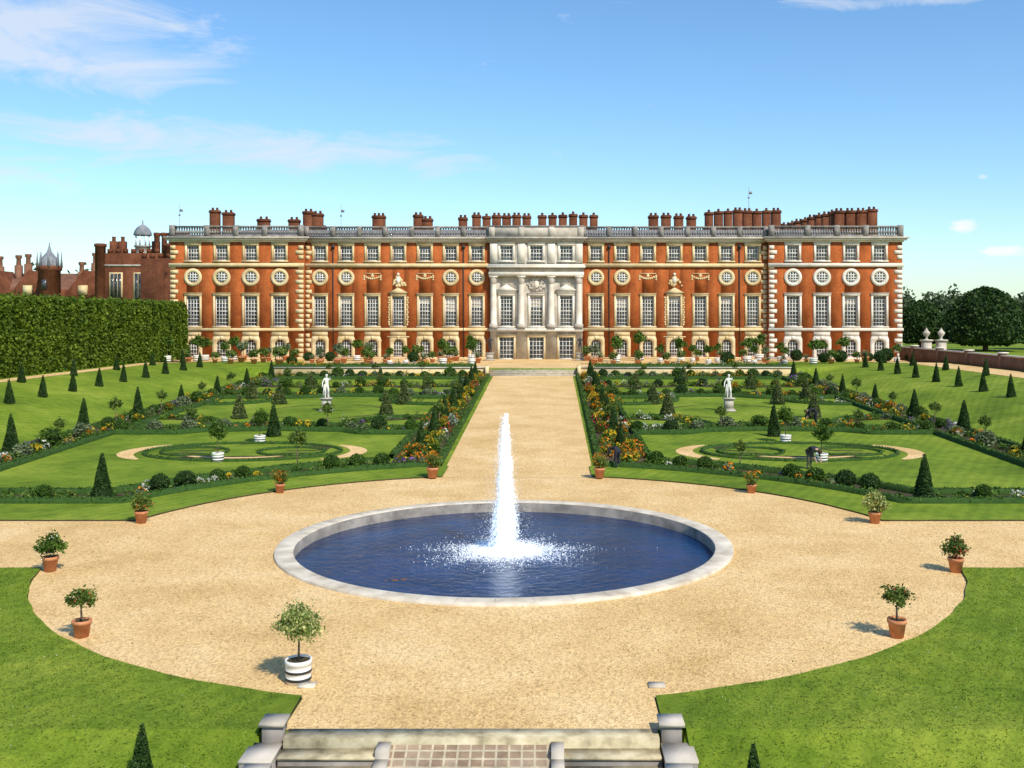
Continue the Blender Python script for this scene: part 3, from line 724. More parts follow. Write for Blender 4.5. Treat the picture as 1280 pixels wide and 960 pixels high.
tc3=potted('terrace_pale_mesh','terracotta',.42,.6,.7,.6,.5,'sage',N=400,ls=.12,K=20)
g=MB(); pot(g,'terracotta',.42,.55)
for i in range(26):
    a=i*2.4; e=R(25+50*((i*7)%10)/10); r=.9; d=Vector((math.cos(a)*math.cos(e),math.sin(a)*math.cos(e),math.sin(e))); sdv=Vector((-math.sin(a),math.cos(a),0))*.08
    p=Vector((0,0,.5)); q=p+d*r*.5
    g.add([tuple(p-sdv*.7),tuple(q-sdv),tuple(p+d*r),tuple(q+sdv),tuple(p+sdv*.7)],[(0,1,2,3,4)],'sage')
o=g.build('agave'); agave=o.data; bpy.data.objects.remove(o)
for row,(y,n_) in enumerate(((121.5,15),(127,17),(132,15))):
    for s in (-1,1):
        for i in range(n_):
            x=s*(7.5+i*(2.6 if row!=2 else 2.7)+rng.uniform(-.8,.8))
            me=[tc1,tc2,tc3,agave,tc1,ballY,tc2][rng.integers(0,7)]
            nm='potted_terrace_plant' if me is not ballY else 'ball_topiary'
            place(me,x,y+rng.uniform(-1,1),nm,rng.uniform(.75,1.3)*(1 if me is not ballY else 1.5),dz=.025)
bm=dict(top='black',skin='black',leg='black',shoe='black')
for s in (-1,1):
    root=empty('bronze_statue'); root.location=(s*5.9,133,2.17)
    g=MB(); g.box(-.6,.6,-.6,.6,0,.2,'grey_stone'); g.box(-.45,.45,-.45,.45,.2,.9,'grey_stone'); g.box(-.55,.55,-.55,.55,.9,1.02,'grey_stone'); g.build('pedestal',root)
    o=figure('bronze_figure',JS,Eb,lab,bm,(0,0,1.02),0,None,1.25); o.parent=root

# ------------------------------------------------------------------ PALACE
pal=empty('brick_palace'); PX=.15; Z0=2.15
wall=MB(); trim=MB(); wht=MB(); gla=MB(); roof=MB(); chim=MB(); por=MB(); orn=MB()
def panel(g,x0,x1,y,th,ops,m,ztop=16.0):
    xs=sorted({x0,x1,*[o[0] for o in ops],*[o[1] for o in ops]}); zs=sorted({0,ztop,*[o[2] for o in ops],*[o[3] for o in ops]})
    for i in range(len(xs)-1):
        cx=(xs[i]+xs[i+1])/2; run=None
        for j in range(len(zs)-1):
            cz=(zs[j]+zs[j+1])/2
            hole=any(o[0]<cx<o[1] and o[2]<cz<o[3] for o in ops)
            if not hole:
                if run is None: run=zs[j]
            if hole and run is not None: g.box(PX+xs[i],PX+xs[i+1],y,y+th,Z0+run,Z0+zs[j],m); run=None
        if run is not None: g.box(PX+xs[i],PX+xs[i+1],y,y+th,Z0+run,Z0+zs[-1],m)
def window(x,y,w,z0,z1,cols,rows,tm,sur=.26,sill=True,head=True):
    x+=PX; a,b=x-w/2,x+w/2; z0+=Z0; z1+=Z0
    gla.add([(a,y+.36,z0),(b,y+.36,z0),(b,y+.36,z1),(a,y+.36,z1)],[(0,1,2,3)],'glass')
    f=.10
    wht.box(a,a+f,y+.22,y+.34,z0,z1,'paint'); wht.box(b-f,b,y+.22,y+.34,z0,z1,'paint')
    wht.box(a+f,b-f,y+.22,y+.34,z0,z0+f,'paint'); wht.box(a+f,b-f,y+.22,y+.34,z1-f,z1,'paint')
    mz=(z0+z1)/2
    for i in range(1,cols):
        xx=a+f+(w-2*f)*i/cols; wht.box(xx-.034,xx+.034,y+.26,y+.32,z0+f,z1-f,'paint')
    for j in range(1,rows):
        zz=z0+(z1-z0)*j/rows; t=.06 if abs(zz-mz)<.05 else .032; wht.box(a+f,b-f,y+.25,y+.325,zz-t,zz+t,'paint')
    if rows>6 and rng.uniform()<.35:
        hh=rng.uniform(.2,.5)*(z1-z0); gla.add([(a+f,y+.352,z1-hh),(b-f,y+.352,z1-hh),(b-f,y+.352,z1-f),(a+f,y+.352,z1-f)],[(0,1,2,3)],'grey_stone')
    tm_=trim
    tm_.box(a-sur,a,y-.10,y+.1,z0,z1,tm); tm_.box(b,b+sur,y-.10,y+.1,z0,z1,tm)
    if head: tm_.box(a-sur-.04,b+sur+.04,y-.13,y+.1,z1,z1+sur+.04,tm); tm_.box(a-sur-.1,b+sur+.1,y-.22,y+.05,z1+sur+.042,z1+sur+.12,tm)
    if sill: tm_.box(a-sur-.08,b+sur+.08,y-.22,y+.1,z0-.2,z0,tm)
def roundwin(x,y,z,r,tm):
    x+=PX; z+=Z0; n=24; V=[]
    for (rad,d) in ((r*1.30,.0),(r*1.30,-.13),(r*.86,-.15),(r*.80,-.03)):
        V+=[(x+rad*math.cos(2*math.pi*i/n),y+d,z+rad*math.sin(2*math.pi*i/n)) for i in range(n)]
    trim.add(V,[(k*n+i,k*n+(i+1)%n,(k+1)*n+(i+1)%n,(k+1)*n+i) for k in range(3) for i in range(n)],tm)
    gla.add([(x+r*.83*math.cos(2*math.pi*i/n),y-.012,z+r*.83*math.sin(2*math.pi*i/n)) for i in range(n)],[tuple(range(n))],'glass')
    for k in (-1,0,1):
        c=math.sqrt(max(0,.66-(.40*k)**2))*r
        wht.box(x+.38*r*k-.05,x+.38*r*k+.05,y-.05,y-.02,z-c,z+c,'paint'); wht.box(x-c,x+c,y-.055,y-.021,z+.38*r*k-.05,z+.38*r*k+.05,'paint')
def archwin(x,y,w,z0,z1,tm):
    x+=PX; r=w/2; zs=Z0+z1-r; n=12
    arc=[(x+r*.9*math.cos(t),zs+r*.9*math.sin(t)) for t in np.linspace(0,math.pi,n)]
    ins=[(x+r*.9,Z0+z0)]+arc+[(x-r*.9,Z0+z0)]
    o=w*.78; ot=Z0+z1+.36
    outs=[(x+o,Z0+z0)]+[(x+o*math.cos(t)/max(abs(math.cos(t)),abs(math.sin(t))),zs+(ot-zs)*math.sin(t)/max(abs(math.cos(t)),abs(math.sin(t)))) for t in np.linspace(0,math.pi,n)]+[(x-o,Z0+z0)]
    V=[]
    for (a,b) in zip(ins,outs): V+=[(a[0],y-.08,a[1]),(b[0],y-.08,b[1]),(a[0],y+.2,a[1]),(b[0],y+.05,b[1])]
    k=len(ins)
    trim.add(V,[(4*i,4*i+1,4*i+5,4*i+4) for i in range(k-1)]+[(4*i,4*i+4,4*i+6,4*i+2) for i in range(k-1)]+[(4*i+1,4*i+3,4*i+7,4*i+5) for i in range(k-1)],tm)
    trim.box(x-.16,x+.16,y-.14,y-.07,Z0+z1-.1,Z0+z1+.42,tm)
MX=[8.07,11.6,15.1,18.7,22.2,25.75,29.3]; PXs=[34.5,38.4,42.3,46.15]
YM=137.6; YP=136.6
def bay_ops(x,gw=1.5,tw=1.62):
    return [(x-gw/2,x+gw/2,.35,2.75),(x-tw/2,x+tw/2,4.45,8.55),(x-.8,x+.8,13.3,15.35)]
for s in (-1,1):
    ops=[]; 
    for x in MX: ops+=bay_ops(s*x)
    a,b=sorted((s*6.23,s*31.3)); panel(wall,a,b,YM,.6,ops,'brick')
    ops=[]
    for x in PXs: ops+=bay_ops(s*x,1.6,1.75)
    a,b=sorted((s*31.3,s*49.2)); panel(wall,a,b,YP,1.6,ops,'brick')
    tp='stone' if s<0 else 'white_stone'
    for i,x in enumerate(MX):
        X=s*x
        window(X,YM,1.5,.35,2.75,4,5,'stone',sur=.0,sill=False,head=False); archwin(X,YM,1.5,.35,2.75,'stone')
        window(X,YM,1.62,4.45,8.55,4,8,'stone',sur=.26); window(X,YM,1.6,13.3,15.35,4,4,'stone',sur=.28)
        trim.box(PX+X-1.05,PX+X+1.05,YM-.05,YM+.02,Z0+3.15,Z0+3.82,'stone')
        if i in (2,4):
            for k in range(9):
                t=(k-4)/4; sphere(orn,(PX+X+t*1.1,YM-.02,Z0+11.05-.35*(1-t*t)+.2),.15,'stone',1,.6,1,8)
            sphere(orn,(PX+X,YM-.03,Z0+11.3),.22,'stone',1,.5,1.2,8)
            for sx in (-1,1):
                for k in range(3): sphere(orn,(PX+X+sx*1.12,YM-.02,Z0+11.3-.26*k),.13,'stone',1,.6,1,8)
            orn.tube((PX+X-1.1,YM-.05,Z0+11.6),(PX+X+1.1,YM-.05,Z0+11.6),.05,.05,'stone',6)
        elif i==3:
            xx=PX+X
            orn.add([(xx-1.35,YM-.3,Z0+8.98),(xx+1.35,YM-.3,Z0+8.98),(xx,YM-.3,Z0+9.7),(xx-1.35,YM+.02,Z0+8.98),(xx+1.35,YM+.02,Z0+8.98),(xx,YM+.02,Z0+9.7)],[(0,1,2),(0,2,5,3),(1,4,5,2),(0,3,4,1)],'stone')
            for k in range(40):
                t=rng.uniform(0,1); a=(1-t)*1.15; sphere(orn,(xx+rng.uniform(-a,a),YM-.06,Z0+9.9+t*1.5),rng.uniform(.10,.2),'stone',1,.7,1.1,7)
            sphere(orn,(xx,YM-.12,Z0+10.7),.36,'white_stone',.8,.6,1.3,10); sphere(orn,(xx,YM-.15,Z0+11.5),.2,'white_stone',1,.8,1,8)
            for sx in (-1,1):
                for k in range(12): sphere(orn,(xx+sx*(1.22+.06*(k%2)),YM-.03,Z0+4.7+k*.33),.13,'stone',1,.6,1.2,7)
            trim.box(xx-1.5,xx+1.5,YM-.12,YM+.02,Z0+2.95,Z0+3.1,'stone')
        else: roundwin(X,YM,11.05,.86,'stone')
    for x in PXs:
        X=s*x
        window(X,YP,1.6,.35,2.75,4,5,tp,sur=.0,sill=False,head=False); archwin(X,YP,1.6,.35,2.75,tp)
        window(X,YP,1.75,4.45,8.55,4,8,tp,sur=.28); window(X,YP,1.6,13.3,15.35,4,4,tp,sur=.28); roundwin(X,YP,11.05,.92,tp)
        trim.box(PX+X-1.1,PX+X+1.1,YP-.05,YP+.02,Z0+3.15,Z0+3.82,tp)
    def bandb(x0,x1,y,z0,z1,pr,m):
        a,b=sorted((s*x0,s*x1)); trim.box(PX+a,PX+b,y-pr,y+.02,Z0+z0,Z0+z1,m)
    bandb(6.25,31.25,YM,0,.28,.12,'stone'); bandb(31.2,49.3,YP,0,.28,.12,tp)
    bandb(6.25,31.25,YM,3.83,4.22,.19,'stone'); bandb(31.2,49.32,YP,3.83,4.22,.19,tp)
    bandb(6.25,31.25,YM,12.45,12.95,.25,'stone'); bandb(31.2,49.34,YP,12.45,12.95,.25,tp)
    for (z0,z1,pr) in ((15.8,16.0,.18),(16.003,16.25,.48),(16.253,16.48,.72)):
        m_='white_stone' if pr<.5 else 'grey_stone'
        bandb(6.25,31.2,YM,z0,z1,pr,m_); bandb(31.2-pr,49.2+pr,YP,z0,z1,pr,m_)
    for k in range(24):
        z0=.3+k*.66
        if z0+.6>15.7: break
        if 3.5<z0<4.2 or 12.3<z0<12.96 : continue
        w=1.05 if k%2 else .68
        for (xc,sg,y,mm) in ((31.3,1,YP,tp),(49.2,-1,YP,tp),(31.25,-1,YM,'stone')):
            w2=w*.8 if xc==31.25 else w
            a,b=sorted((s*xc,s*(xc+sg*w2))); 
            trim.box(PX+a,PX+b,y-.06,y+.03,Z0+z0,Z0+z0+.52,mm)
    for x in (9.85,27.5):
        xx=PX+s*x; orn.tube((xx,YM-.14,Z0+.3),(xx,YM-.14,Z0+15.6),.07,.07,'black',8); orn.box(xx-.2,xx+.2,YM-.3,YM-.03,Z0+15.0,Z0+15.4,'black')
    def balus(x0,x1,y):
        a,b=sorted((PX+s*x0,PX+s*x1))
        roof.box(a,b,y-.25,y+.25,Z0+16.482,Z0+16.75,'dark_stone'); roof.box(a,b,y-.28,y+.28,Z0+17.75,Z0+17.97,'dark_stone')
        n=int((b-a)/.34)
        for i in range(n):
            xx=a+(b-a)*(i+.5)/n; roof.box(xx-.085,xx+.085,y-.10,y+.10,Z0+16.751,Z0+17.75,'dark_stone')
            roof.box(xx-.12,xx+.12,y-.13,y+.13,Z0+16.95,Z0+17.25,'dark_stone')
    balus(6.25,31.3,YM); balus(31.3,49.2,YP)
    for x in [6.4]+[m+1.77 for m in MX]+[]: 
        xx=PX+s*x; roof.box(xx-.32,xx+.32,YM-.30,YM+.30,Z0+16.484,Z0+18.0,'dark_stone')
    for x in [31.6]+[p+1.95 for p in PXs[:3]]+[48.9]:
        xx=PX+s*x; roof.box(xx-.36,xx+.36,YP-.32,YP+.32,Z0+16.484,Z0+18.05,'dark_stone')
    wall.box(*sorted((PX+s*49.2,PX+s*48.6)),138.2,165,Z0-1,Z0+16.4,'brick')
wall.box(PX-48.59,PX+48.59,138.3,164.9,Z0-1,Z0+16.3,'brick')
ops=[]
for x in (-4.03,0,4.03): ops+=[(x-1.0,x+1.0,.05,3.0),(x-.85,x+.85,4.45,8.6),(x-.85,x+.85,13.3,15.35)]
YC=137.1
panel(por,-6.23,6.23,YC,1.1,ops,'grey_stone')
for x in (-4.03,0,4.03):
    window(x,YC,2.0,.05,3.0,4,5,'stone',sur=.22,sill=False)
    window(x,YC,1.7,4.45,8.6,4,8,'white_stone',sur=.26); window(x,YC,1.7,13.3,15.35,4,4,'white_stone',sur=.28)
    if x: 
        xx=PX+x
        por.add([(xx-1.5,YC-.35,Z0+9.3),(xx+1.5,YC-.35,Z0+9.3),(xx,YC-.35,Z0+10.1),(xx-1.5,YC+.02,Z0+9.3),(xx+1.5,YC+.02,Z0+9.3),(xx,YC+.02,Z0+10.1)],[(0,1,2),(0,2,5,3),(1,4,5,2),(0,3,4,1)],'white_stone')
        por.box(xx-1.3,xx+1.3,YC-.2,YC+.02,Z0+9.03,Z0+9.29,'white_stone')
    else:
        for k in range(60):
            a=rng.uniform(0,6.28); rr_=rng.uniform(0,1)**.5; sphere(por,(PX+rr_*math.cos(a)*1.25,YC-.06,Z0+10.1+rr_*math.sin(a)*.85),rng.uniform(.1,.22),'grey_stone',1,.8,1.1,7)
        sphere(por,(PX,YC-.1,Z0+10.1),.45,'white_stone',.8,.5,1.2,10)
for x in (-5.75,-2.02,2.02,5.75):
    xx=PX+x
    por.box(xx-.55,xx+.55,YC-.72,YC+.02,Z0+4.21,Z0+4.75,'grey_stone')
    por.lathe([(.46,0),(.48,.12),(.40,.2),(.40,2.2),(.35,5.4)],(xx,YC-.25,Z0+4.75),'white_stone',18)
    por.lathe([(.35,0),(.42,.08),(.38,.3),(.5,.6),(.46,.65),(.58,.92)],(xx,YC-.25,Z0+10.15),'grey_stone',14)
    por.box(xx-.55,xx+.55,YC-.78,YC+.02,Z0+11.05,Z0+11.2,'white_stone')
    por.box(xx-.5,xx+.5,YC-.12,YC+.02,Z0+13.0,Z0+15.7,'white_stone')
por.box(PX-6.4,PX+6.4,YC-.68,YC+.02,Z0+11.2,Z0+11.75,'white_stone'); por.box(PX-6.35,PX+6.35,YC-.60,YC+.02,Z0+11.752,Z0+12.3,'grey_stone')
por.box(PX-6.6,PX+6.6,YC-1.0,YC+.02,Z0+12.302,Z0+12.6,'white_stone'); por.box(PX-6.5,PX+6.5,YC-.8,YC+.02,Z0+12.602,Z0+12.8,'white_stone')
por.box(PX-6.3,PX+6.3,YC-.55,YC+.02,Z0+3.75,Z0+4.2,'white_stone')
for (z0,z1,pr) in ((15.75,16.0,.2),(16.003,16.25,.45),(16.253,16.48,.62)): por.box(PX-6.24-pr,PX+6.24+pr,YC-pr,YC+.3,Z0+z0,Z0+z1,'grey_stone')
por.box(PX-6.3,PX+6.3,YC-.2,YC+.3,Z0+16.482,Z0+17.85,'grey_stone')
por.box(PX-6.4,PX+6.4,YC-.28,YC+.38,Z0+17.852,Z0+18.05,'dark_stone')
for x in (-6.0,-2.02,2.02,6.0): por.box(PX+x-.4,PX+x+.4,YC-.29,YC-.19,Z0+16.49,Z0+17.85,'grey_stone')
roof.box(PX-48.5,PX+48.5,139,164.5,Z0+16.32,Z0+16.9,'lead')
roof.add([(PX-46,141,Z0+16.9),(PX+46,141,Z0+16.9),(PX+46,162,Z0+16.9),(PX-46,162,Z0+16.9),(PX-42,148,Z0+18.4),(PX+42,148,Z0+18.4),(PX+42,155,Z0+18.4),(PX-42,155,Z0+18.4)],
  [(0,1,5,4),(1,2,6,5),(2,3,7,6),(3,0,4,7),(4,5,6,7)],'lead')
def stack(x,y,w,top,d=1.1):
    top+=rng.uniform(-.12,.12); w*=rng.uniform(1.05,1.22)
    chim.box(x-w/2,x+w/2,y-d/2,y+d/2,17,top-.75,'brick_old'); chim.box(x-w/2-.10,x+w/2+.10,y-d/2-.10,y+d/2+.10,top-.75,top-.5,'brick_old')
    chim.box(x-w/2-.03,x+w/2+.03,y-d/2-.03,y+d/2+.03,top-.5,top-.36,'brick_old')
    n=max(1,int(w/.6))
    for i in range(n): chim.lathe([(.2,0),(.17,.32),(.2,.35),(.18,.4),(.05,.4)],(x-w/2+w*(i+.5)/n,y,top-.37),'brick_old',8)
for (x,w,t) in ((-47.4,1.2,24),(-45.4,1.4,23.7),(-40.2,1.5,22.7),(-35.7,1.3,22.6),(-33.6,1.3,23.9),(-32.2,1.3,23.6),(-23.2,1.6,23.2),(-17.4,1.1,23.4),(-16,1.2,22.8),(-10.8,1.1,22.9)): stack(x,150,w,t)
for x in np.linspace(-8.8,-1.4,6): stack(x,150,1.05,23.2)
for x in np.linspace(.9,8.5,6): stack(x,150,1.05,23.3)
for x in np.linspace(17.3,22.9,4): stack(x,150,1.15,23.1)
for x in np.linspace(25.5,35.4,8): stack(x,150,1.0,23.6+.3*(x>26))
for i in range(9): stack(44-.33*i,150+2.9*i,1.1,23.8)
for x in (44.4,46.0,47.6,49.2): stack(x,149,1.15,23.9)
chim.box(-34.8,-31.4,151,152,17,21.5,'brick_old'); chim.box(25,36,151,152,17,21.3,'brick_old'); chim.box(-9.4,9,151,152,17,21.1,'brick_old')
for (x,y,t) in ((-53,151,24.6),(-29.2,152,24.6),(31.6,151,27.2)): 
    chim.tube((x,y,17),(x,y,t),.06,.03,'lead',6); chim.box(x,x+.5,y-.02,y+.02,t-1.1,t-.7,'lead'); sphere(chim,(x,y,t-1.6),.16,'lead')
for g_,n_ in ((wall,'walls'),(trim,'stone_trim'),(wht,'sash_bars'),(gla,'window_glass'),(roof,'roof_balustrade'),(chim,'chimneys'),(por,'stone_frontispiece'),(orn,'carvings_pipes')): g_.build(n_,pal)

# ------------------------------------------------------------------ Tudor range on the left
def crenel(g,x0,x1,y,z,m):
    n=int((x1-x0)/1.2)
    for i in range(n): g.box(x0+(x1-x0)*(i+.1)/n,x0+(x1-x0)*(i+.65)/n,y,y+.4,z,z+.7,m)
tud=empty('tudor_brick_range'); g=MB()
g.box(-72.5,-60.8,168,182,0,18.4,'brick_old'); crenel(g,-72.5,-60.8,168,18.4,'brick_old')
g.box(-61.6,-50,158,175,0,17.0,'brick_old'); crenel(g,-61.6,-50,158,17.0,'brick_old')
g.box(-72.6,-60.7,167.9,168.0,16.2,16.5,'grey_stone')
for (x,z0,z1) in ((-65.6,10,15),(-69.6,11,15),(-62.9,10,14)):
    g.box(x-1.1,x+1.1,167.85,168.05,z0-.2,z1+.2,'stone')
    for i in range(3): g.box(x-.85+.6*i,x-.35+.6*i,167.8,167.9,z0,z1,'glass')
for x in (-71.5,-70,-64.4): 
    g.box(x-.5,x+.5,171,172.2,17,20.6,'brick_old'); g.lathe([(.35,0),(.3,.5),(.4,.7),(.3,.8)],(x,171.6,20.6),'brick_old',8)
for x in (-63.6,-62.4,-61.2,-60.0,-58.8): g.lathe([(.5,0),(.45,3.6),(.62,3.9),(.62,4.3),(.4,4.35)],(x,170,17.6),'brick_old',8)
for x in (-72.3,-61.0): g.lathe([(.9,0),(.9,19.4),(1.05,19.5),(1.05,19.9),(.7,20)],(x,168.2,0),'brick_old',8)
g.build('main_block',tud)
g=MB(); c=(-66.8,172,18.2)
g.lathe([(1.3,0),(1.3,1.4),(1.5,1.5),(1.5,1.7)],c,'grey_stone',8)
for i in range(8): a=2*math.pi*i/8; g.tube((c[0]+1.15*math.cos(a),c[1]+1.15*math.sin(a),c[2]+1.7),(c[0]+1.15*math.cos(a),c[1]+1.15*math.sin(a),c[2]+3.4),.14,.14,'paint',6)
g.lathe([(1.4,3.4),(1.5,3.6),(1.35,4.1),(1.0,4.7),(.5,5.1),(.15,5.3),(.1,5.9),(.02,6.1)],c,'lead',16); g.build('cupola',tud)
g=MB()
g.box(-125,-72.6,176,188,0,12.6,'brick_old')
g.add([(-125,176,12.6),(-72.6,176,12.6),(-72.6,188,12.6),(-125,188,12.6),(-125,182,15.6),(-72.6,182,15.6)],[(0,1,5,4),(2,3,4,5),(1,2,5),(3,0,4)],'roof')
for x in (-100,-94,-88,-78.5): 
    g.add([(x-3,175.5,11),(x+3,175.5,11),(x+3,175.5,12),(x,175.5,15.9),(x-3,175.5,12),(x-3,182,11),(x+3,182,11),(x+3,182,12),(x,182,15.9),(x-3,182,12)],[(0,1,2,3,4),(3,2,7,8),(4,3,8,9)],'brick_old')
    g.box(x-.8,x+.8,175.3,175.5,11.6,13.3,'stone')
for (x,h) in ((-78.6,17.4),(-77.4,17.4),(-95.5,16.8),(-90.5,17.2),(-85.9,15.6),(-81,15.8),(-74.6,15.6),(-92.2,17)): g.box(x-.5,x+.5,180,181,13,h,'brick_wall'); g.lathe([(.45,0),(.38,1.1),(.6,1.4),(.55,1.8)],(x,180.5,h),'brick_wall',8)
g.build('gabled_ranges',tud)
tw=MB(); c=(-82.6,172,0)
tw.lathe([(1.85,0),(1.85,15.6),(2.1,15.8),(2.1,16.4),(1.8,16.5)],c,'brick_old',8); tw.lathe([(1.7,16.5),(1.6,17.2),(1.3,17.8),(.8,18.4),(.4,18.9),(.15,19.8),(.03,20.6)],c,'lead',8)
for i in range(8): a=2*math.pi*(i+.5)/8; tw.tube((c[0]+1.85*math.cos(a),c[1]+1.85*math.sin(a),16.2),(c[0]+1.85*math.cos(a),c[1]+1.85*math.sin(a),18.9),.24,.04,'lead',6)
for z in (12.5,8.5): tw.box(c[0]-.4,c[0]+.4,c[1]-1.95,c[1]-1.7,z,z+1.6,'glass')
tw.build('turret',tud)

# ------------------------------------------------------------------ trees
def yewdome(x,y,w,h,name='clipped_yew_tree',N=6500):
    g=MB(); z=T(x,y); g.tube((0,0,0),(0,0,h*.5),.5,.3,'bark')
    for i in range(7):
        a=i*.9; g.tube((0,0,1.3),(math.cos(a)*w*.3,math.sin(a)*w*.3,h*.45),.25,.08,'bark',6)
    prof=[(.55,.10),(.95,.16),(1,.30),(.95,.5),(.8,.7),(.55,.87),(.28,.96),(.03,1)]
    g.lathe([(p[0]*w/2*.93,p[1]*h*.97) for p in prof],(0,0,0),'core',20)
    t=rng.uniform(0,1,N); zz=np.interp(t,[0,1],[.09,1]); r=np.interp(zz,[p[1] for p in prof],[p[0] for p in prof])
    a=rng.uniform(0,2*np.pi,N); l=1+.05*np.sin(a*5+zz*9)+.04*np.sin(a*11-zz*17)+rng.normal(0,.03,N)
    g.leaves(np.c_[r*l*w/2*np.cos(a),r*l*w/2*np.sin(a),zz*h*(1+rng.normal(0,.01,N))],.28,'yew',.6)
    o=g.build(name); o.location=(x,y,z); return o
yewdome(75,170,12.4,10.6); yewdome(71.5,190,9.0,8.6); yewdome(88.5,178,9,9.0); yewdome(92,215,8,7.5); yewdome(100,235,10,8.0)
def tree_mass(name,items,ls=.55,NN=900):
    g=MB()
    for (x,y,w,h) in items:
        z=T(x,y); g.tube((x,y,z-.3),(x,y,z+h*.6),.4,.2,'bark',6)
        for i in range(4):
            d=dirs(1)[0]; g.tube((x,y,z+h*.35),(x+d[0]*w*.35,y+d[1]*w*.35,z+h*.7),.18,.06,'bark',5)
        K=22; d=dirs(K); cc=d*rng.uniform(.3,.85,K)[:,None]; cc[:,2]=np.maximum(cc[:,2],-.75)
        k=rng.integers(0,K,NN); P=cc[k]+rng.normal(0,.16,(NN,3)); P=P*np.array([w/2,w/2,h*.45])+np.array([x,y,z+h*.57])
        g.leaves(P,ls,'far_leaf',.7)
    return g.build(name)
it=[]
for i in range(46):
    x=95+i*5.2+rng.uniform(-2,2); it.append((x,290+rng.uniform(-25,25),rng.uniform(9,14),rng.uniform(11,15)))
for i in range(26): it.append((-110-i*6+rng.uniform(-2,2),262+rng.uniform(-20,20),rng.uniform(9,14),rng.uniform(13,18)))
for i in range(8): it.append((-88-i*7,215+rng.uniform(-5,5),rng.uniform(8,11),rng.uniform(12,17)))
tree_mass('distant_trees',it)

# ------------------------------------------------------------------ camera
cam=bpy.data.cameras.new('camera'); co=bpy.data.objects.new('camera',cam); scene.collection.objects.link(co)
co.location=(1.4,0,8); co.rotation_euler=(R(90),0,0); cam.sensor_width=36; cam.lens=1270/1280*36
cam.shift_x=-42/1280; cam.shift_y=-85/1280; cam.clip_end=20000; cam.clip_start=.5
scene.camera=co

# ------------------------------------------------------------------ light
el,az=R(47),R(145)
sd=Vector((math.sin(az)*math.cos(el),math.cos(az)*math.cos(el),math.sin(el)))
sun=bpy.data.lights.new('sun','SUN'); sun.energy=4.8; sun.angle=R(2); sun.color=(1,.92,.78)
so=bpy.data.objects.new('sun',sun); scene.collection.objects.link(so); so.rotation_euler=(-sd).to_track_quat('-Z','Y').to_euler(); so.location=(40,-40,60)
w=bpy.data.worlds.new('World'); scene.world=w; w.use_nodes=True; nt=w.node_tree; nd=nt.nodes; lk=nt.links
bg=nd['Background']; sky=nd.new('ShaderNodeTexSky'); sky.sky_type='NISHITA'; sky.sun_disc=False
sky.sun_elevation=el; sky.sun_rotation=az; sky.air_density=1.0; sky.dust_density=.5; sky.ozone_density=1.7
bg.inputs[1].default_value=.145
def mth(op,a,b=None,c=None):
    n=nd.new('ShaderNodeMath'); n.operation=op
    for i,v in enumerate((a,b,c)):
        if v is None: continue
        if isinstance(v,(int,float)): n.inputs[i].default_value=v
        else: lk.new(v,n.inputs[i])
    return n.outputs[0]
tc=nd.new('ShaderNodeTexCoord'); sx=nd.new('ShaderNodeSeparateXYZ'); lk.new(tc.outputs['Generated'],sx.inputs[0])
azn=mth('ARCTAN2',sx.outputs[0],sx.outputs[1]); eln=sx.outputs[2]
cv=nd.new('ShaderNodeCombineXYZ'); lk.new(mth('MULTIPLY',azn,3.0),cv.inputs[0]); lk.new(mth('MULTIPLY',eln,11),cv.inputs[1])
nz=nd.new('ShaderNodeTexNoise'); nz.inputs['Scale'].default_value=2.6; nz.inputs['Detail'].default_value=12; nz.inputs['Roughness'].default_value=.66; nz.inputs['Distortion'].default_value=.7
lk.new(cv.outputs[0],nz.inputs['Vector'])
cv2=nd.new('ShaderNodeCombineXYZ'); lk.new(azn,cv2.inputs[0]); lk.new(mth('MULTIPLY',eln,2.2),cv2.inputs[1])
nz2=nd.new('ShaderNodeTexNoise'); nz2.inputs['Scale'].default_value=38; nz2.inputs['Detail'].default_value=8; lk.new(cv2.outputs[0],nz2.inputs['Vector'])
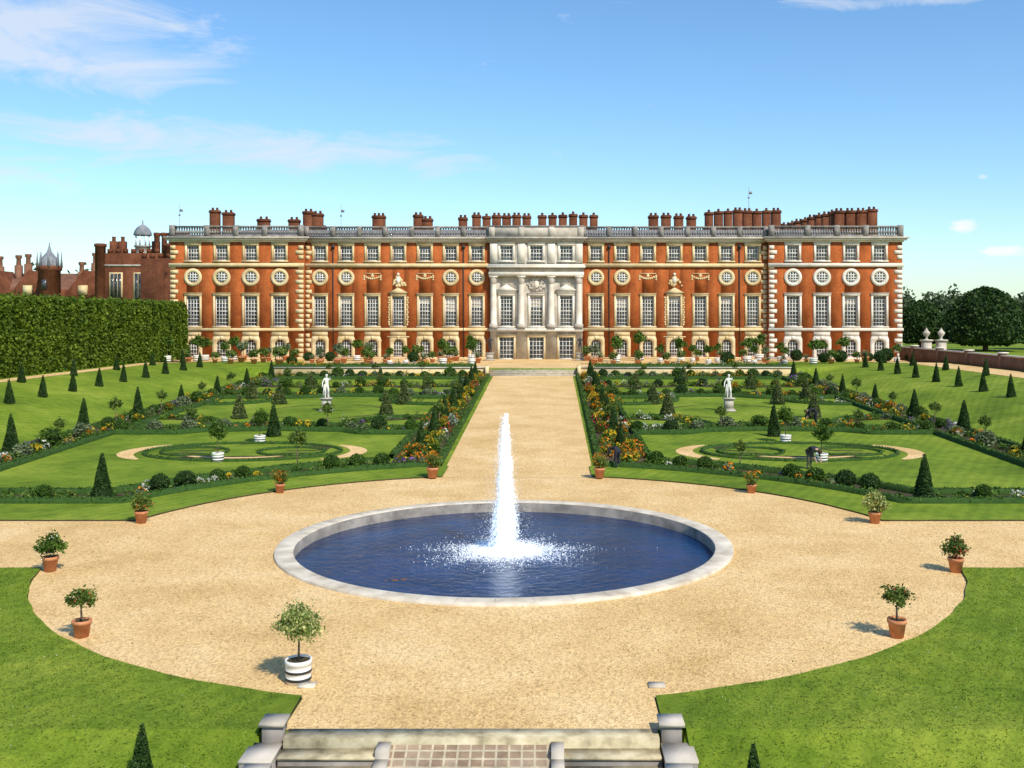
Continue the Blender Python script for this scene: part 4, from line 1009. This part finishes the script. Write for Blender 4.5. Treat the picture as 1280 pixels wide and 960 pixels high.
def blob(a0,e0,ra,re,k=1):
    da=mth('DIVIDE',mth('SUBTRACT',azn,a0),ra); de=mth('DIVIDE',mth('SUBTRACT',eln,e0),re)
    return mth('MULTIPLY',mth('MAXIMUM',mth('SUBTRACT',1,mth('ADD',mth('MULTIPLY',da,da),mth('MULTIPLY',de,de))),0),k)
m_=blob(-.50,.245,.25,.075,1.2)
for b in ((-.34,.160,.30,.030,.95),(.36,.285,.22,.012,.8),(-.52,.12,.2,.03,.75),(-.12,.15,.2,.03,.4),(1.6,.25,.7,.12,1),(2.8,.35,.8,.15,1),(-1.6,.25,.5,.1,1)): m_=mth('ADD',m_,blob(*b))
m_=mth('MINIMUM',m_,1.2)
cl=mth('MULTIPLY',mth('SUBTRACT',mth('ADD',nz.outputs['Fac'],mth('MULTIPLY',m_,.32)),.64),3.2)
cl=mth('MINIMUM',mth('MAXIMUM',cl,0),.75)
cu=blob(.392,.080,.026,.010,1)
for b in ((.425,.059,.034,.008,1),(.405,.125,.010,.004,.6),(.55,.07,.05,.012,1),(.75,.06,.05,.012,1)): cu=mth('ADD',cu,blob(*b))
cu=mth('MINIMUM',mth('MAXIMUM',mth('MULTIPLY',mth('SUBTRACT',mth('ADD',mth('MULTIPLY',cu,.7),nz2.outputs['Fac']),.86),3.2),0),.85)
hs=nd.new('ShaderNodeHueSaturation'); hs.inputs['Saturation'].default_value=1.14; hs.inputs['Value'].default_value=1.10; lk.new(sky.outputs[0],hs.inputs['Color'])
tint=nd.new('ShaderNodeMix'); tint.data_type='RGBA'; tint.blend_type='MULTIPLY'; tint.inputs[0].default_value=1
lk.new(hs.outputs[0],tint.inputs[6]); tint.inputs[7].default_value=(.90,1.06,1.14,1)
mx=nd.new('ShaderNodeMix'); mx.data_type='RGBA'; lk.new(cl,mx.inputs[0]); lk.new(tint.outputs[2],mx.inputs[6]); mx.inputs[7].default_value=(5.3,5.75,6.5,1)
mx2=nd.new('ShaderNodeMix'); mx2.data_type='RGBA'; lk.new(cu,mx2.inputs[0]); lk.new(mx.outputs[2],mx2.inputs[6]); mx2.inputs[7].default_value=(6.8,6.9,7.1,1)
lk.new(mx2.outputs[2],bg.inputs[0])
